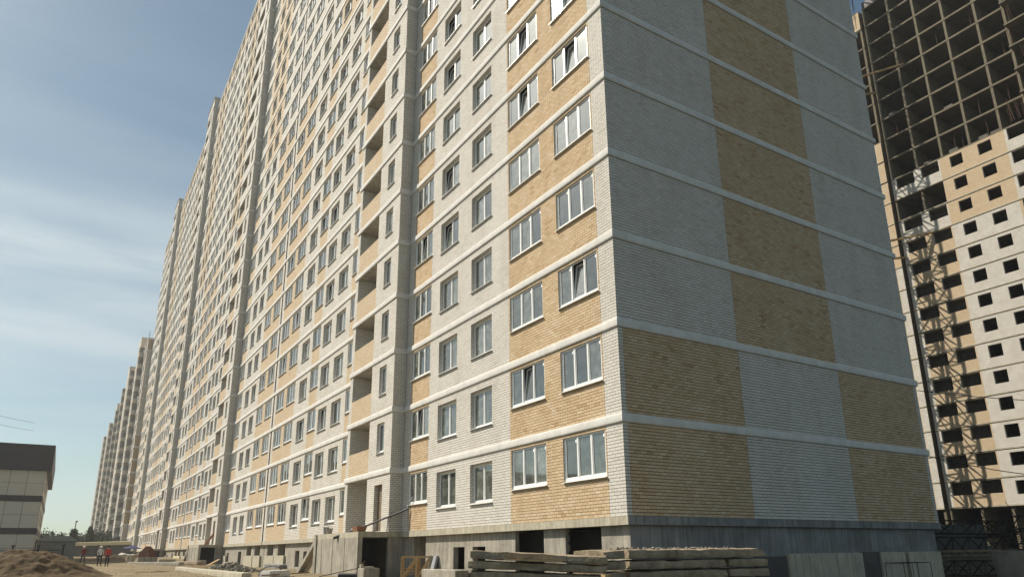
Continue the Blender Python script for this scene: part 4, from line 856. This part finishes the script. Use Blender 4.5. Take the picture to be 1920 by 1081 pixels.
o = q.build('shade_backdrop', ['fence_black']); tag(o, 'added near-black backdrop for the deep shade behind the scrap steel pile', 'hoarding')  # backdrop added behind the trusses, the shade there put into its colour
for i in range(7):
    z = -2.15 + i * .17; y = .4 - .12 * i; q = MB(); q.beam((17.0, y + 1.2, z), (21.4, y - 1.6, z + random.uniform(-.04, .04)), .2, .1); o = q.build('timber', ['wood_dark']); tag(o, 'dark timber balk in the pile behind the steel trusses, ' + ['lowest', 'second lowest', 'third lowest', 'middle', 'third highest', 'second highest', 'topmost'][i], 'timber', 'dark timbers beside the gable')
random.seed(8); q = MB()
for i in range(46):
    c = Vector((20.9, -1.6, -.9)); a = c + Vector((random.gauss(0, .6), random.gauss(0, .4), random.gauss(0, .4))); b = a + Vector((random.gauss(0, .5), random.gauss(0, .4), random.gauss(.1, .4))); d = b + Vector((random.gauss(0, .4), random.gauss(0, .3), random.gauss(0, .4))); q.tube([a, b, d], .016, 4)
o = q.build('wire_tangle', ['steel_dark']); tag(o, 'tangle of dark bent reinforcing wire on the scrap pile', 'wire'); o['kind'] = 'stuff'
# concrete ring
q = MB(); cxr, cyr = 7.75, -7.35; n = 48; ri = []
for (r, z) in ((1.12, -2.6), (1.36, -1.08), (1.25, -1.07), (1.0, -2.55)): ri.append([(cxr + r * math.cos(2 * math.pi * k / n), cyr + r * math.sin(2 * math.pi * k / n), z) for k in range(n)])
for r0, r1 in zip(ri, ri[1:]):
    for k in range(n): q.quad([r0[k], r0[(k + 1) % n], r1[(k + 1) % n], r1[k]])
q.quad(ri[3]); o = q.build('concrete_ring', ['concrete_dark'], smooth=False); tag(o, 'large round concrete well ring at the lower right corner', 'concrete ring')
# rebar cage before the gable plinth
q = MB(); c0 = Vector((12.2, -.9, -2.5)); ex = Vector((1.8, 0, 0)); ey = Vector((0, .7, 0)); ez = Vector((0, 0, 1.0))
for a in (0, 1):
    for b in (0, 1):
        q.tube([c0 + ey * a + ez * b, c0 + ex + ey * a + ez * b], .012, 5); q.tube([c0 + ex * a + ey * b, c0 + ex * a + ey * b + ez], .012, 5); q.tube([c0 + ex * a + ez * b, c0 + ex * a + ey + ez * b], .012, 5)
q.tube([c0 + ex * .5 + ez, c0 + ex * .5], .012, 5); o = q.build('rebar_cage', ['steel_dark']); tag(o, 'thin wire cage standing before the shaded gable plinth', 'rebar cage')
# cables
def cable(p, q_, sag, r, label, n=24):
    p = Vector(p); q_ = Vector(q_); m_ = MB(); m_.tube([p.lerp(q_, t) - Vector((0, 0, 4 * sag * t * (1 - t))) for t in np.linspace(0, 1, n)], r, 5); o = m_.build('cable', ['black_rubber']); return tag(o, label, 'cable')
cable((16.95, .05, 2.75), (30.0, -9.0, 2.9), 1.15, .018, 'lower black cable sagging from the gable edge towards the right')
cable((16.95, .05, 5.6), (30.0, -9.0, 5.2), .5, .016, 'upper black cable running from the gable edge towards the right')
cable((-49.2, 94, 27.5), (-22, 190, 30.5), 2.2, .035, 'thin power line in the sky on the left, upper one'); cable((-49.2, 94, 25.7), (-22, 190, 28.6), 2.2, .035, 'thin power line in the sky on the left, lower one')
# ------------------------------------------------------------------ people
def person(x, y, label, heading, shirt, legs, helmet=True, stride=.12, arm=.1, scale=1.0):
    z0 = gz(x, y); t = thing('person', (x, y, z0), label, 'person', 'workers in the yard', heading)
    V_, E_, R_ = [], [], []
    def a(p, r, par=None): V_.append(tuple(c * scale for c in p)); R_.append(r * scale); i = len(V_) - 1; (E_.append((par, i)) if par is not None else None); return i
    pel = a((0, 0, .95), .15); wa = a((0, 0, 1.1), .135, pel); ch = a((0, .01, 1.32), .165, wa); ne = a((0, 0, 1.5), .065, ch); hd = a((0, .015, 1.6), .085, ne); tp = a((0, .0, 1.7), .085, hd); a((0, .105, 1.62), .014, hd)
    for s in (-1, 1):
        st = stride * s
        h = a((s * .1, 0, .9), .1, pel); k = a((s * .11, st * .6 + .03, .5), .068, h); an = a((s * .12, st * 1.3 - .02, .09), .045, k); he = a((s * .125, st * 1.3 + .05, .045), .045, an); a((s * .14, st * 1.3 + .2, .035), .035, he)
        sh = a((s * .19, 0, 1.41), .065, ch); el = a((s * .27, -st * .6, 1.14), .045, sh); wr = a((s * .26, -st * .6 + arm, .9), .03, el); pm_ = a((s * .26, -st * .6 + arm + .02, .84), .035, wr)
        for f in range(4): b = a((s * .26, -st * .6 + arm + (f - 1.5) * .02 + .02, .79), .009, pm_); a((s * .245, -st * .6 + arm + (f - 1.5) * .02 + .02, .75 + .008 * abs(f - 1)), .008, b)
        th_ = a((s * .24, -st * .6 + arm + .055, .82), .010, pm_); a((s * .235, -st * .6 + arm + .065, .79), .008, th_)
    me = bpy.data.meshes.new('body'); me.from_pydata(V_, E_, []); o = bpy.data.objects.new('body', me); COL.objects.link(o)
    sk = o.modifiers.new('skin', 'SKIN')
    for i, v in enumerate(me.skin_vertices[0].data): v.radius = (R_[i], R_[i] * (.72 if i in (1, 2) else 1)); v.use_root = (i == 0)
    o.modifiers.new('sub', 'SUBSURF').levels = 1
    dg = bpy.context.evaluated_depsgraph_get(); m2 = bpy.data.meshes.new_from_object(o.evaluated_get(dg)); bpy.data.objects.remove(o)
    for k in (shirt, legs, 'skin', 'cloth_dark'): m2.materials.append(M[k])
    for p in m2.polygons:
        c = p.center / scale; p.use_smooth = True
        p.material_index = 3 if c.z < .1 else (1 if c.z < .98 and abs(c.x) < .22 else (2 if c.z > 1.49 or (abs(c.x) > .2 and c.z < .93) else 0))
    ob_ = bpy.data.objects.new('body', m2); COL.objects.link(ob_); ob_.parent = t
    if helmet:
        q = MB(); n = 14; z = 1.66 * scale; rr = .125 * scale; prev = None
        for j in range(5):
            an = j * math.pi / 8; ring = [(rr * math.cos(an) * math.cos(2 * math.pi * k / n), rr * math.cos(an) * math.sin(2 * math.pi * k / n) * 1.12, z + rr * .95 * math.sin(an)) for k in range(n)]
            if prev:
                for k in range(n): q.quad([prev[k], prev[(k + 1) % n], ring[(k + 1) % n], ring[k]])
            prev = ring
        q.quad([(.11, .1, z), (-.11, .1, z), (-.07, .2, z - .015), (.07, .2, z - .015)]); q.build('hard_hat', ['helmet_white'], t, local=True)
    else:
        q = MB(); q.tube([(0, -.005, 1.6), (0, -.01, 1.68), (0, -.005, 1.765)], [.085, .1, .04], 10); q.build('hair', ['cloth_dark'], t, local=True)
    return t
person(-9.85, 56.4, 'worker in bright red shirt and black trousers standing nearest, seen from behind', .1, 'cloth_red', 'cloth_dark', False, .1, scale=.98)
person(-10.3, 58.9, 'worker in pale shirt and white hard hat half hidden behind the red shirt', -.4, 'cloth_white', 'cloth_dark', True, .05, scale=.98)
person(-11.35, 67, 'worker in dark maroon shirt and white hard hat, left of the group', 2.6, 'cloth_maroon', 'cloth_dark', True, .14)
person(-9.3, 86, 'distant worker in grey shirt standing alone before the grey fence', 1.2, 'cloth_grey', 'cloth_dark', False, .05)

# ------------------------------------------------------------------ air
hz = MB(); hz.box(-120, 130, -60, 420, -4.5, 93); ho = hz.build('haze', []); ho['kind'] = 'stuff'
hm = bpy.data.materials.new('haze'); hm.use_nodes = True; ht = hm.node_tree; ht.nodes.clear(); pv = ht.nodes.new('ShaderNodeVolumePrincipled'); oo = ht.nodes.new('ShaderNodeOutputMaterial')
pv.inputs['Color'].default_value = (.94, .95, .95, 1); pv.inputs['Density'].default_value = .00042; pv.inputs['Anisotropy'].default_value = .3; ht.links.new(pv.outputs[0], oo.inputs['Volume']); ho.data.materials.append(hm)
